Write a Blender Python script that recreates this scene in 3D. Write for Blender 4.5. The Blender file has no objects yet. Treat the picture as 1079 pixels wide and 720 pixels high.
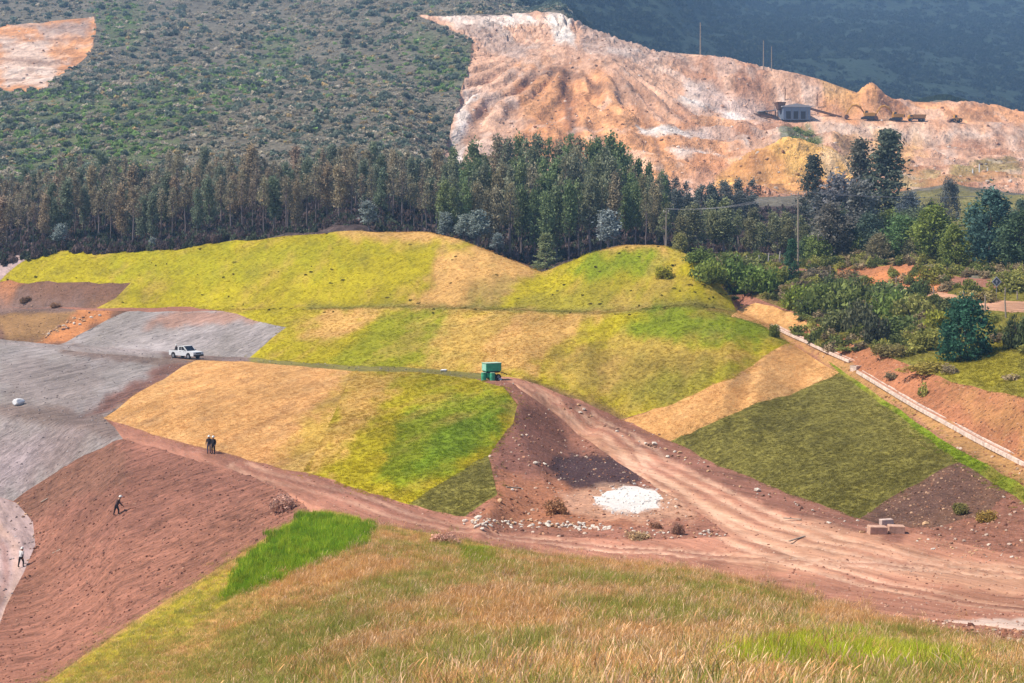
import bpy, bmesh, math, random, time
import numpy as np
from mathutils import Vector, Matrix, Euler
from mathutils.geometry import delaunay_2d_cdt
T0 = time.time()
SC = bpy.context.scene
COL = SC.collection
rnd = random.Random(7)
RG = np.random.default_rng(11)

# ------------------------------------------------------------------ camera, sky, sun, exposure
PW, PH = 1079.0, 720.0          # pixel frame of the photograph
FPX, CX, YH = 1500.0, 539.5, 260.0   # focal length in pixels, centre column, horizon row
cam_d = bpy.data.cameras.new('camera')
cam = bpy.data.objects.new('camera', cam_d)
COL.objects.link(cam)
cam.location = (0, 0, 0)
cam.rotation_euler = (math.radians(90), 0, 0)
cam_d.sensor_fit = 'HORIZONTAL'
cam_d.sensor_width = 36.0
cam_d.lens = 36.0 * FPX / PW
cam_d.shift_y = -(PH / 2 - YH) / PW
cam_d.clip_start = 0.5
cam_d.clip_end = 8000
SC.camera = cam

SUN_AZ, SUN_EL = math.radians(-100), math.radians(56)   # azimuth from +Y (view direction) towards +X
world = bpy.data.worlds.new('World'); SC.world = world; world.use_nodes = True
wn = world.node_tree
bgn = wn.nodes['Background']
sky = wn.nodes.new('ShaderNodeTexSky'); sky.sky_type = 'NISHITA'; sky.sun_disc = False
sky.sun_elevation = SUN_EL; sky.sun_rotation = SUN_AZ
sky.air_density = 1.0; sky.dust_density = 1.5; sky.altitude = 2600
wn.links.new(sky.outputs[0], bgn.inputs[0]); bgn.inputs[1].default_value = 0.11
sd = bpy.data.lights.new('sun', 'SUN'); sd.energy = 4.3; sd.angle = math.radians(0.6); sd.color = (1.0, 0.92, 0.80)
sun = bpy.data.objects.new('sun', sd); COL.objects.link(sun)
sdir = Vector((math.sin(SUN_AZ) * math.cos(SUN_EL), math.cos(SUN_AZ) * math.cos(SUN_EL), math.sin(SUN_EL)))
sun.rotation_euler = sdir.to_track_quat('Z', 'Y').to_euler()
sun.location = sdir * 200
SC.view_settings.view_transform = 'Standard'; SC.view_settings.look = 'None'
SC.view_settings.exposure = 0.92; SC.view_settings.gamma = 1.0
SC.view_settings.use_curve_mapping = False
SC.render.engine = 'CYCLES'
SC.cycles.use_denoising = True
SC.cycles.max_bounces = 5; SC.cycles.diffuse_bounces = 2; SC.cycles.glossy_bounces = 1
SC.cycles.transmission_bounces = 2; SC.cycles.transparent_max_bounces = 4; SC.cycles.volume_bounces = 0

# ------------------------------------------------------------------ small helpers
def lin(c):
    c = np.asarray(c, float) / 255.0
    return np.where(c <= 0.04045, c / 12.92, ((c + 0.055) / 1.055) ** 2.4)
def alb(r, g, b, k=0.62):
    """surface colour whose sunlit look is about this sRGB value"""
    return lin((r, g, b)) * k
def hash2(ix, iy, seed):
    h = (ix.astype(np.int64) * 374761393 + iy.astype(np.int64) * 668265263 + seed * 982451653) & 0x7fffffff
    h = ((h ^ (h >> 13)) * 1274126177) & 0x7fffffff
    return ((h ^ (h >> 16)) & 0xffff) / 65535.0
def vnoise(x, y, seed=0):
    x = np.asarray(x, float); y = np.asarray(y, float)
    ix = np.floor(x); iy = np.floor(y); fx = x - ix; fy = y - iy
    fx = fx * fx * (3 - 2 * fx); fy = fy * fy * (3 - 2 * fy)
    a = hash2(ix, iy, seed); b = hash2(ix + 1, iy, seed); c = hash2(ix, iy + 1, seed); d = hash2(ix + 1, iy + 1, seed)
    return (a * (1 - fx) + b * fx) * (1 - fy) + (c * (1 - fx) + d * fx) * fy
def fbm(x, y, seed=0, oct=4):
    s = 0; a = 0.5; t = 0
    for k in range(oct):
        s = s + a * vnoise(x * 2 ** k, y * 2 ** k, seed + k); t += a; a *= 0.55
    return s / t
def smooth(e0, e1, x):
    t = np.clip((x - e0) / (e1 - e0), 0, 1); return t * t * (3 - 2 * t)

def W(px, py, d):
    return Vector(((px - CX) / FPX * d, d, (YH - py) / FPX * d))

# ------------------------------------------------------------------ terrain heights
# survey lines: (column, row, distance) read off the photograph; distances from people, truck, machines, trees
def bl(*p): return list(p)
LINES = [
 # near hill, foot of the meadow
 bl((-60,752,95),(50,720,98),(120,672,102),(180,632,105),(235,598,107),(270,575,108.5),(300,555,110),(325,541,112),(350,538,111),(395,552,105),(440,560,102),(500,572,97),(560,585,92),(640,592,90),(720,600,88),(780,612,84),(830,628,78),(900,642,72),(960,660,65),(1020,676,58),(1079,686,54),(1180,700,50)),
 # side road above the red slope, foot of the straw slope
 bl((-110,428,182),(0,427,173),(60,433,169),(110,441,164),(160,458,152),(205,470,142),(250,482,136),(300,494,130),(340,503,125),(390,520,118),(430,532,113),(490,546,108)),
 bl((-110,434,176),(0,435,168),(60,441,163),(130,462,150),(200,482,137),(260,500,128),(300,517,120),(320,530,114.5)),
 # toe of the red slope
 bl((-110,510,156),(0,522,149),(18,530,147),(34,552,142),(38,575,135),(26,605,128),(6,640,118),(-14,690,105),(-40,730,97)),
 bl((-110,540,150),(-20,560,143),(-10,600,131),(-40,660,116)),
 # bench with the truck: crest of the lower slope, then foot of the next
 bl((-110,352,222),(0,362,212),(100,371,203),(190,379,196),(265,381,190),(370,391,174),(440,392,172),(500,399,164),(530,408,156),(545,425,150),(540,445,143),(515,480,128),(525,520,112),(490,546,108)),
 bl((-110,349,234),(0,358,222),(150,370,208),(215,376,203),(265,378,198),(370,386,182),(440,389,178),(520,396,168),(550,402,163)),
 # second bench
 bl((-110,331,256),(0,330,246),(60,328,238),(200,327,232),(325,327,222),(430,324,214),(540,328,204),(640,331,196),(690,326,193),(725,323,192),(770,332,190),(810,348,188),(838,368,186)),
 bl((-110,329,264),(0,328,254),(60,326,246),(200,325.5,240),(325,325,230),(430,322.5,222),(540,326,211),(640,328,204),(690,323,202),(730,319,202),(775,328,203)),
 # crest of the top slope
 bl((-110,268,276),(20,267,268),(100,266,266),(200,262,264),(300,248,262),(380,244,258),(450,243,254),(480,250,249),(510,262,245),(545,276,241),(570,288,237),(600,276,232),(620,266,229),(660,257,226),(700,258,222),(735,271,216),(752,294,210),(772,316,208)),
 # right slope: foot along the road, crest along the drain
 bl((550,402,163),(600,422,160),(640,440,158),(655,444,157),(705,466,145),(760,492,130),(830,520,115),(905,547,104),(980,566,97),(1079,588,91),(1180,604,87)),
 bl((838,368,186),(884,394,166),(950,440,140),(1010,486,117),(1060,518,106),(1110,550,98)),
 # drain
 bl((778,333,206),(815,345,198),(850,360,186),(898,382,168),(906,393,163),(940,413,150),(1000,447,131),(1079,488,112),(1150,524,99)),
 # bank above the drain
 bl((775,320,214),(820,322,208),(850,334,198),(880,352,182),(920,368,168),(960,385,155),(1000,400,142),(1079,418,124),(1150,432,112)),
 # road edge on the far right
 bl((1180,340,158),(1079,329,168),(1040,326,172),(1000,318,182),(960,306,202),(920,300,216),(880,297,224)),
 bl((1180,332,168),(1079,319,178),(1040,317,182),(1000,310,192),(960,302,207),(920,297,220),(880,295,227)),
 bl((820,280,236),(880,276,233),(920,278,228),(960,276,224),(1000,290,206),(1079,296,192),(1180,300,186)),
 # quarry
 bl((440,16,700),(480,19,690),(545,12,700),(590,11,690),(640,34,660),(690,50,640),(740,52,630),(790,62,622),(830,68,616),(870,80,612),(905,94,611),(918,92,611),(935,99,611),(960,105,615),(1000,104,620),(1020,108,620),(1079,116,620),(1180,122,630)),
 bl((820,126,588),(860,126,586),(900,127,584),(960,129,582),(1000,131,580),(1079,135,580),(1180,138,585)),
 bl((820,124,594),(860,123,594),(900,124,594),(960,126,594),(1000,128,592),(1079,131,592),(1180,134,596)),
 bl((850,148,566),(900,152,566),(960,155,565),(1000,157,563),(1079,161,562),(1180,164,566)),
 bl((475,170,445),(490,95,545),(500,55,620),(480,19,690)),
]
PTS = [
 # hill under the camera down to the bottom of the frame
 (540,720,28),(650,720,26.5),(800,720,26),(950,720,27.5),(1079,720,31),(1180,720,34),(420,720,33),(300,720,42),(200,720,57),(100,720,74),
 (320,600,83),(400,600,76),(500,620,61),(600,640,52),(700,640,52),(790,655,47),(850,672,42),(950,692,36.5),(1079,705,37),(300,660,61),(200,680,70),(235,636,85),(400,660,50),(560,610,68),(650,612,68),(740,618,66),
 (470,585,86),(420,575,92),(350,565,97),
 # nose of the lush slope, island
 (480,512,117),(600,470,147),(620,497,131),(580,520,117),(660,527,115),(600,556,104.5),(700,560,102),(760,568,99),(540,555,106),
 (700,490,133),(760,535,110),(800,560,101),(860,568,97),(900,592,88.5),(1000,600,87),(1079,620,81),(1180,640,77),(650,575,97),(700,580,94),
 (900,620,80),(1000,640,73),
 # right field
 (900,330,196),(960,345,181),(1018,378,155),(1079,372,150),(1079,346,160),(950,365,168),(1180,375,145),
 (800,304,216),(850,312,208),(765,284,232),(800,290,232),
 # hidden ground behind the crest and forest floor
 (-110,266,300),(0,262,295),(150,260,295),(300,252,292),(450,254,285),(510,266,268),(570,284,262),(640,268,262),(700,268,258),(780,272,262),(860,270,268),(930,262,275),(1000,262,268),(1079,258,258),(1180,262,250),
 (-110,214,345),(0,213,345),(150,210,345),(300,206,345),(450,206,345),(600,216,345),(700,222,340),(800,222,345),(900,216,360),(1000,208,360),(1079,206,360),(1180,206,365),
 # left hill
 (-110,150,430),(0,148,430),(150,140,430),(300,138,430),(420,140,430),(-110,90,590),(0,90,590),(100,70,640),(200,70,640),(300,75,620),(420,80,590),(-110,25,770),(0,22,770),(110,18,770),(200,10,800),(300,8,800),(420,10,740),
 (-110,-60,1150),(100,-60,1150),(300,-55,1150),(450,-45,1100),(520,-14,860),(590,2,800),(-110,-120,2400),(300,-120,2400),
 # quarry body
 (550,190,425),(620,195,420),(700,206,415),(560,120,515),(600,76,585),(560,45,640),(640,120,515),(690,120,525),(700,85,590),(660,165,455),(740,165,470),(735,80,610),(780,95,595),(780,118,575),(735,125,540),
 (760,150,505),(770,190,445),(790,166,462),(835,148,470),(875,160,462),(897,184,446),(830,197,425),(880,135,560),(900,165,520),(960,170,500),(1000,178,480),(1079,182,470),(1180,186,470),(960,196,440),(1079,206,415),(880,110,598),(920,108,600),(960,115,603),(1040,120,604),
 # valley behind the quarry and the far mountain
 (560,20,800),(620,60,760),(700,105,740),(800,125,740),(900,140,740),(1079,155,740),(1200,160,740),(700,100,900),(900,120,900),(1079,130,900),(1200,135,900),
 (560,10,1100),(620,30,1100),(700,60,1100),(800,78,1150),(900,95,1150),(1079,118,1150),(1200,128,1150),(560,-80,2400),(700,-100,2400),(900,-110,2400),(1079,-110,2400),(1200,-110,2400),
 (800,10,1700),(950,15,1700),(1079,20,1700),
]
UD = [ # (column, distance, height) under and beside the camera, out of frame
 (-300,3,-2.0),(540,3,-1.9),(1400,3,-1.9),(-300,10,-4.3),(250,10,-4.0),(540,10,-3.9),(800,10,-3.8),(1400,10,-3.9),
 (-300,18,-8.0),(250,18,-6.4),(540,18,-6.2),(800,18,-6.1),(1400,18,-6.4),
 (-300,40,-15.5),(0,40,-14.2),(180,40,-13.2),(-300,60,-22),(0,60,-20.5),(100,55,-18.2),(-300,80,-29),(1400,40,-13),(1400,60,-17),(1400,90,-20.5),(1400,110,-14),
 (-300,100,-30.5),(-300,130,-29.8),(-300,150,-27),(-300,175,-19.5),(-300,220,-14),(-300,235,-14),(-300,262,-11),(-300,280,-2),
 (1400,150,-11),(1400,200,-3),(1400,260,1),(-300,345,12),(1400,365,14),(-300,600,70),(1400,600,60),(1400,740,55),(-300,1150,235),(1400,1150,112),(-300,2600,500),(1400,2600,600),(540,2600,600),
]
PX0, PX1, D0, D1 = -300.0, 1400.0, 3.0, 2600.0
KV = 330.0
def build_heights():
    pts = []; ed = []
    for L in LINES:
        prev = None
        for a, b in zip(L, L[1:]):
            n = max(1, int(abs(b[0] - a[0]) // 22))
            for i in range(n):
                t = i / n
                q = [a[k] + (b[k] - a[k]) * t for k in range(3)]
                pts.append((q[0], math.log(q[2]) * KV, (YH - q[1]) / FPX * q[2]))
                if prev is not None: ed.append((prev, len(pts) - 1))
                prev = len(pts) - 1
        q = L[-1]; pts.append((q[0], math.log(q[2]) * KV, (YH - q[1]) / FPX * q[2])); ed.append((prev, len(pts) - 1))
    for q in PTS: pts.append((q[0], math.log(q[2]) * KV, (YH - q[1]) / FPX * q[2]))
    for q in UD: pts.append((q[0], math.log(q[1]) * KV, q[2]))
    vs, es, fs, ov, oe, of = delaunay_2d_cdt([Vector(p[:2]) for p in pts], ed, [], 0, 1e-4)
    zs = []
    for k, o in enumerate(ov):
        if o: zs.append(pts[o[0]][2])
        else: zs.append(None)
    P = np.array([tuple(v) for v in vs])
    good = [i for i, z in enumerate(zs) if z is not None]
    for i, z in enumerate(zs):
        if z is None:   # crossing of two lines: nearest known heights
            dd = ((P[good] - P[i]) ** 2).sum(1); j = np.argsort(dd)[:3]
            w = 1 / (dd[j] + 1e-6); zs[i] = float((w * np.array([zs[good[q]] for q in j])).sum() / w.sum())
    Z = np.array(zs)
    nu, nv = 851, 1100
    gu = np.linspace(PX0, PX1, nu); gv = np.linspace(math.log(D0) * KV, math.log(D1) * KV, nv)
    H = np.full((nv, nu), np.nan)
    for f in fs:
        a, b, c = (P[i] for i in f); za, zb, zc = (Z[i] for i in f)
        den = (b[1] - c[1]) * (a[0] - c[0]) + (c[0] - b[0]) * (a[1] - c[1])
        if abs(den) < 1e-9: continue
        i0 = max(0, np.searchsorted(gu, min(a[0], b[0], c[0])) - 1); i1 = min(nu, np.searchsorted(gu, max(a[0], b[0], c[0])) + 1)
        j0 = max(0, np.searchsorted(gv, min(a[1], b[1], c[1])) - 1); j1 = min(nv, np.searchsorted(gv, max(a[1], b[1], c[1])) + 1)
        if i1 <= i0 or j1 <= j0: continue
        X, Y = np.meshgrid(gu[i0:i1], gv[j0:j1])
        l1 = ((b[1] - c[1]) * (X - c[0]) + (c[0] - b[0]) * (Y - c[1])) / den
        l2 = ((c[1] - a[1]) * (X - c[0]) + (a[0] - c[0]) * (Y - c[1])) / den
        l3 = 1 - l1 - l2
        m = (l1 >= -1e-6) & (l2 >= -1e-6) & (l3 >= -1e-6)
        sub = H[j0:j1, i0:i1]; zz = l1 * za + l2 * zb + l3 * zc
        sub[m] = zz[m]
    # fill gaps, then soften the facets a little
    for r in range(nv):
        m = np.isnan(H[r])
        if m.all(): H[r] = H[r - 1]
        elif m.any(): H[r, m] = np.interp(gu[m], gu[~m], H[r, ~m])
    def blur(A, n):
        for _ in range(n):
            B = np.pad(A, 1, mode='edge')
            A = (B[:-2, 1:-1] + B[2:, 1:-1] + B[1:-1, :-2] + B[1:-1, 2:] + 2 * A) / 6
        return A
    H1 = blur(H, 5); H2 = blur(H1, 50)
    w = smooth(math.log(255) * KV, math.log(330) * KV, gv)[:, None]
    wq = 0.55 * w * (1 - 0.6 * smooth(390, 430, np.exp(gv / KV))[:, None] * smooth(700, 650, np.exp(gv / KV))[:, None] * smooth(430, 480, gu)[None, :])
    H3 = blur(H1, 22); wr = 0.5 * (smooth(340, 290, gu)[None, :] * smooth(math.log(92) * KV, math.log(100) * KV, gv)[:, None] * smooth(math.log(150) * KV, math.log(140) * KV, gv)[:, None])
    H1 = H1 * (1 - wr) + H3 * wr
    return gu, gv, H1 * (1 - wq) + H2 * wq
GU, GV, HH = build_heights()
def hpv(px, v):
    """ground height at column px and scaled log distance v"""
    fu = np.clip((np.asarray(px, float) - PX0) / (GU[1] - GU[0]), 0, len(GU) - 1.001); fv = np.clip((np.asarray(v, float) - GV[0]) / (GV[1] - GV[0]), 0, len(GV) - 1.001)
    i = fu.astype(int); j = fv.astype(int); a = fu - i; b = fv - j
    return (HH[j, i] * (1 - a) + HH[j, i + 1] * a) * (1 - b) + (HH[j + 1, i] * (1 - a) + HH[j + 1, i + 1] * a) * b
def hxy(x, y):
    y = np.maximum(np.asarray(y, float), D0)
    return hpv(np.asarray(x) / y * FPX + CX, np.log(y) * KV)
SGRID = (YH - HH / np.exp(GV / KV)[:, None] * FPX)       # image row of every grid node
def cast(px, py, dmin=5.0):
    """first ground point along the ray through a pixel: distance"""
    fu = min(max((px - PX0) / (GU[1] - GU[0]), 0), len(GU) - 1.001); i = int(fu); a = fu - i
    col = SGRID[:, i] * (1 - a) + SGRID[:, i + 1] * a
    j0 = int(np.searchsorted(GV, math.log(dmin) * KV))
    k = np.nonzero(col[j0:] <= py)[0]
    if len(k) == 0: return D1 * 0.98
    j = j0 + int(k[0])
    if j <= j0: return math.exp(GV[j0] / KV)
    t = (col[j - 1] - py) / (col[j - 1] - col[j] + 1e-9)
    return math.exp((GV[j - 1] + (GV[j] - GV[j - 1]) * t) / KV)
def ground(px, py, dmin=5.0):
    d = cast(px, py, dmin); x = (px - CX) / FPX * d
    return Vector((x, d, float(hxy(x, d))))
print('heights', round(time.time() - T0, 1))
# ------------------------------------------------------------------ node material helpers
def new_mat(name):
    m = bpy.data.materials.new(name); m.use_nodes = True
    nt = m.node_tree; b = nt.nodes['Principled BSDF']
    b.inputs['Roughness'].default_value = 0.9
    b.inputs['Specular IOR Level'].default_value = 0.15
    return m, nt, b
def N(nt, t, **kw):
    n = nt.nodes.new(t)
    for k, v in kw.items(): setattr(n, k, v)
    return n
def noise(nt, vec, scale, detail=3.0, rough=0.6):
    n = N(nt, 'ShaderNodeTexNoise'); n.inputs['Scale'].default_value = scale
    n.inputs['Detail'].default_value = detail; n.inputs['Roughness'].default_value = rough
    nt.links.new(vec, n.inputs['Vector']); return n.outputs['Fac']
def ramp(nt, fac, lo, hi, a=0.0, b=1.0):
    n = N(nt, 'ShaderNodeMapRange'); nt.links.new(fac, n.inputs[0])
    n.inputs[1].default_value = lo; n.inputs[2].default_value = hi; n.inputs[3].default_value = a; n.inputs[4].default_value = b
    return n.outputs[0]
def mul(nt, a, b):
    n = N(nt, 'ShaderNodeMath', operation='MULTIPLY'); nt.links.new(a, n.inputs[0])
    if isinstance(b, float): n.inputs[1].default_value = b
    else: nt.links.new(b, n.inputs[1])
    return n.outputs[0]
def add(nt, a, b):
    n = N(nt, 'ShaderNodeMath', operation='ADD'); nt.links.new(a, n.inputs[0])
    if isinstance(b, float): n.inputs[1].default_value = b
    else: nt.links.new(b, n.inputs[1])
    return n.outputs[0]
def coords(nt, rz=0.0, sc=(1, 1, 1)):
    g = N(nt, 'ShaderNodeNewGeometry'); m = N(nt, 'ShaderNodeMapping')
    r = N(nt, 'ShaderNodeVectorRotate', rotation_type='Z_AXIS'); r.inputs['Angle'].default_value = rz
    nt.links.new(g.outputs['Position'], r.inputs['Vector']); nt.links.new(r.outputs[0], m.inputs['Vector'])
    m.inputs['Scale'].default_value = sc
    return m.outputs[0]
GM = {}
def ground_mat(kind):
    """soil and turf: painted survey colour, broken up by noise at several sizes and with real bump relief"""
    if kind in GM: return GM[kind]
    # kind: (turn of the fall line, stretch, fine scale, contrast, bump distance, speck colour, speck amount)
    turn, st, fs, con, bd, speck, sa, coarse = {
        'soil':  (0, 1.0, 3.0, 0.55, 0.10, (0.50, 0.36, 0.28), 0.35, 0.12),
        'red':   (math.radians(-22), 8.0, 3.4, 0.75, 0.18, (0.42, 0.27, 0.21), 0.30, 0.10),
        'shale': (math.radians(-52), 10.0, 3.4, 0.62, 0.20, (0.48, 0.45, 0.44), 0.30, 0.08),
        'straw': (math.radians(-64), 4.0, 2.2, 0.42, 0.09, (0.62, 0.45, 0.22), 0.25, 0.07),
        'turf':  (math.radians(-60), 2.6, 2.4, 0.42, 0.10, (0.40, 0.36, 0.08), 0.22, 0.09),
        'mown':  (math.radians(-40), 2.6, 1.7, 0.70, 0.22, (0.30, 0.27, 0.09), 0.25, 0.12),
        'road':  (math.radians(62), 5.0, 1.6, 0.45, 0.06, (0.58, 0.42, 0.32), 0.30, 0.12),
        'lime':  (0, 1.0, 3.0, 0.12, 0.06, (0.62, 0.56, 0.50), 0.10, 0.12),
        'scrub': (0, 1.0, 0.7, 0.75, 0.5, (0.34, 0.28, 0.24), 0.30, 0.03),
        'quarry':(math.radians(-80), 3.0, 0.5, 0.58, 0.9, (0.74, 0.66, 0.58), 0.22, 0.03),
        'wood':  (0, 1.0, 0.16, 0.8, 3.0, (0.05, 0.07, 0.05), 0.3, 0.01),
    }[kind]
    m, nt, b = new_mat('ground_' + kind)
    at = N(nt, 'ShaderNodeAttribute', attribute_name='Col'); L = nt.links
    iso = coords(nt); ani = coords(nt, turn, (1.0 / st, 1.0, 1.0))
    n1 = noise(nt, iso, coarse, 4, 0.6); n2 = noise(nt, ani, fs * 0.35, 4, 0.7); n3 = noise(nt, ani, fs, 3, 0.75); n4 = noise(nt, iso, fs * 2.2, 2, 0.6)
    v = add(nt, ramp(nt, n1, 0.3, 0.7, -0.16, 0.16), ramp(nt, n2, 0.34, 0.66, -con * 0.42, con * 0.42))
    v = add(nt, v, ramp(nt, n3, 0.32, 0.68, -con * 0.55, con * 0.5))
    v = add(nt, v, 1.0)
    mc = N(nt, 'ShaderNodeMix', data_type='RGBA', blend_type='MULTIPLY'); mc.inputs['Factor'].default_value = 1.0
    cc = N(nt, 'ShaderNodeCombineColor'); [L.new(v, cc.inputs[k]) for k in range(3)]
    L.new(at.outputs['Color'], mc.inputs['A']); L.new(cc.outputs[0], mc.inputs['B'])
    ms = N(nt, 'ShaderNodeMix', data_type='RGBA'); L.new(mul(nt, ramp(nt, n4, 0.60, 0.72), sa), ms.inputs['Factor'])
    L.new(mc.outputs['Result'], ms.inputs['A']); ms.inputs['B'].default_value = (*speck, 1)
    L.new(ms.outputs['Result'], b.inputs['Base Color'])
    bp = N(nt, 'ShaderNodeBump'); bp.inputs['Strength'].default_value = 0.9; bp.inputs['Distance'].default_value = bd
    L.new(add(nt, add(nt, n3, mul(nt, n2, 1.4)), mul(nt, n4, 0.5)), bp.inputs['Height']); L.new(bp.outputs[0], b.inputs['Normal'])
    GM[kind] = m
    return m
def simple_mat(name, col, rough=0.7, var=0.12, scale=3.0, metallic=0.0, spec=0.3, bump=0.0):
    m, nt, b = new_mat(name)
    b.inputs['Roughness'].default_value = rough; b.inputs['Metallic'].default_value = metallic; b.inputs['Specular IOR Level'].default_value = spec
    tc = N(nt, 'ShaderNodeTexCoord'); n = noise(nt, tc.outputs['Object'], scale, 4, 0.6)
    v = ramp(nt, n, 0.3, 0.7, 1 - var, 1 + var)
    cc = N(nt, 'ShaderNodeCombineColor'); [nt.links.new(v, cc.inputs[k]) for k in range(3)]
    mc = N(nt, 'ShaderNodeMix', data_type='RGBA', blend_type='MULTIPLY'); mc.inputs['Factor'].default_value = 1.0
    mc.inputs['A'].default_value = (*[float(c) for c in col], 1); nt.links.new(cc.outputs[0], mc.inputs['B'])
    nt.links.new(mc.outputs['Result'], b.inputs['Base Color'])
    if bump:
        bp = N(nt, 'ShaderNodeBump'); bp.inputs['Strength'].default_value = 0.7; bp.inputs['Distance'].default_value = bump
        nt.links.new(n, bp.inputs['Height']); nt.links.new(bp.outputs[0], b.inputs['Normal'])
    return m

# ------------------------------------------------------------------ patches of ground
def ln(i, a=None, b=None, dd=0.0, rev=False):
    p = [(q[0], None, q[2] + dd) for q in LINES[i][a:b]]
    return p[::-1] if rev else p
G_, A_, B_, C_, D1_, D2_, E1_, E2_, K_ = 0, 1, 2, 3, 5, 6, 7, 8, 9
PATCH = [  # name, material, outline (later ones lie on top of earlier ones)
 ('hillside', 'scrub', ln(K_, dd=2.5) + [(820,None,236),(880,None,233),(920,None,228),(960,None,224),(1000,None,207),(1079,None,193),(1180,None,187),(1400,None,187),(1400,None,2600),(-300,None,2600),(-300,None,278)]),
 ('far_mountain', 'wood', [(520,None,880),(590,None,790),(640,None,700),(800,None,680),(1400,None,690),(1400,None,2600),(540,None,2600)]),
 ('quarry_face', 'quarry', [(466,None,440),(474,140),(486,95),(496,60),(498,44),(470,30),(440,None,706)] + ln(17, 1, None, 5) + [(1400,None,636),(1400,None,412),(1079,None,412),(960,None,408),(890,None,392),(830,None,382),(770,None,388),(720,None,400),(620,None,415),(550,None,420)]),
 ('quarry_scar', 'quarry', [(-60,30),(0,28),(40,24),(98,18),(106,30),(96,50),(84,62),(60,84),(48,94),(0,96),(-60,96)]),
 ('meadow_slope', 'turf', ln(G_) + [(1400,None,46),(1400,None,3),(-300,None,3),(-300,None,95)]),
 ('red_soil_slope', 'red', [(14,527),(70,490),(130,None,150)] + ln(B_, 4) + ln(G_, 0, 8, rev=True) + [(-60,None,97)] + ln(C_, 2, None, rev=True)),
 ('lower_dirt_road', 'road', ln(C_, 1) + [(-60,None,95),(-300,None,95),(-300,None,156),(-110,None,156)]),
 ('grey_shale_slope', 'shale', [(-300,None,182)] + ln(A_, 0, 4) + [(130,None,150),(70,490),(14,527)] + ln(C_, 0, 2, rev=True) + [(-300,None,156)]),
 ('grey_shale_slope', 'shale', [(-300,None,226)] + ln(D1_, 0, 4) + [(205,380),(150,412),(110,None,164)] + ln(A_, 0, 4, rev=True) + [(-300,None,182)]),
 ('bench_track', 'road', [(-300,None,226)] + ln(D1_, 0, 8) + ln(D2_, rev=True) + [(-300,None,236)]),
 ('grey_shale_slope', 'shale', [(134,None,234.5),(200,None,232),(325,None,222),(300,346),(262,None,198),(215,None,203),(150,None,208),(60,363.5)]),
 ('brown_bank', 'soil', [(-300,None,238)] + [(-110,None,234),(0,None,222),(60,363.5),(134,None,234.5),(100,None,240),(0,None,254),(-300,None,262)]),
 ('brown_bank', 'soil', [(-300,None,262),(0,None,254),(60,None,246),(104,None,243),(120,312),(138,298),(60,297),(0,297),(-110,300)]),
 ('pale_path', 'road', [(-110,300),(0,297),(8,288),(30,274),(20,None,272),(-110,None,278)]),
 ('turf_slope', 'turf', [(104,None,243)] + ln(E2_, 3) + ln(K_, 1, None, 2.5, rev=True) + [(30,274),(8,288),(0,297),(60,297),(138,298),(120,312)]),
 ('turf_slope', 'turf', [(262,None,198)] + ln(D2_, 5) + ln(10, 1, 4) + [(700,428),(770,398),(838,None,186),(810,None,190),(785,None,198)] + ln(E2_, 3, None, rev=True) + [(300,346)]),
 ('straw_slope', 'straw', [(205,380),(190,None,196)] + ln(D1_, 4, 6) + [(352,440),(318,499)] + ln(A_, 3, 8, rev=True) + [(150,412)]),
 ('turf_slope', 'turf', [(370,None,174)] + ln(D1_, 6, 12) + [(500,487),(455,516),(430,None,113),(390,None,118),(318,499),(352,440)]),
 ('mown_slope', 'mown', [(515,None,128),(525,None,112),(490,None,108),(430,None,113),(455,516),(500,487)]),
 ('straw_slope', 'straw', [(657,443),(700,428),(770,398),(838,None,186),(862,381),(884,None,166),(790,428),(706,465)]),
 ('mown_slope', 'mown', [(706,465),(790,428),(884,None,166),(950,None,140),(1010,None,117),(950,518),(905,None,104),(830,None,115),(760,None,130)]),
 ('grey_dirt_slope', 'soil', [(905,None,104),(950,518),(1010,None,117),(1060,None,106),(1040,540),(990,556),(940,556)]),
 ('grass_verge', 'turf', [(872,382),(905,402),(960,440),(1010,474),(1079,514),(1150,None,102),(1110,None,98),(1060,None,106),(1010,None,117),(950,None,140),(884,None,166)]),
 ('cut_bank', 'soil', ln(12, 1) + ln(13, 2, None, rev=True)),
 ('straw_slope', 'straw', [(772,334),(778,326),(795,319),(815,322),(845,334),(856,346),(838,352)]),
 ('right_field', 'turf', ln(13, 1) + [(1400,None,100),(1400,None,160)] + ln(14) + [(830,None,226),(800,None,216),(790,312)]),
 ('gravel_road', 'road', ln(14) + ln(15, rev=True)),
 ('right_field', 'turf', ln(15, 0) + [(850,None,230)] + ln(16, 0, None, rev=True)),
 ('cut_bank', 'soil', [(872,297),(884,279),(920,281),(962,277),(990,286),(1004,300),(998,309),(960,303),(915,298)]),
 ('lime_patch', 'lime', [(624,523),(634,524),(640,518),(652,516),(658,512),(672,513),(684,518),(690,517),(701,526),(690,529),(696,536),(680,536),(672,541),(660,536),(648,539),(642,533),(630,531)]),
 ('dirt_road', 'road', [(518,None,168),(548,410),(585,437),(610,458),(640,480),(690,512),(735,540),(770,565),(700,569),(600,566),(520,560)] + [(490,None,108)] + ln(A_, 3, 11, rev=True)[0:] + ln(B_, 3) + ln(G_, 7, 18) + [(960,652),(1079,664),(1180,None,62),(1180,None,87)] + ln(10, 3, 11, rev=True)[1:] + [(640,None,159),(600,None,161),(550,None,164)]),
]
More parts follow.
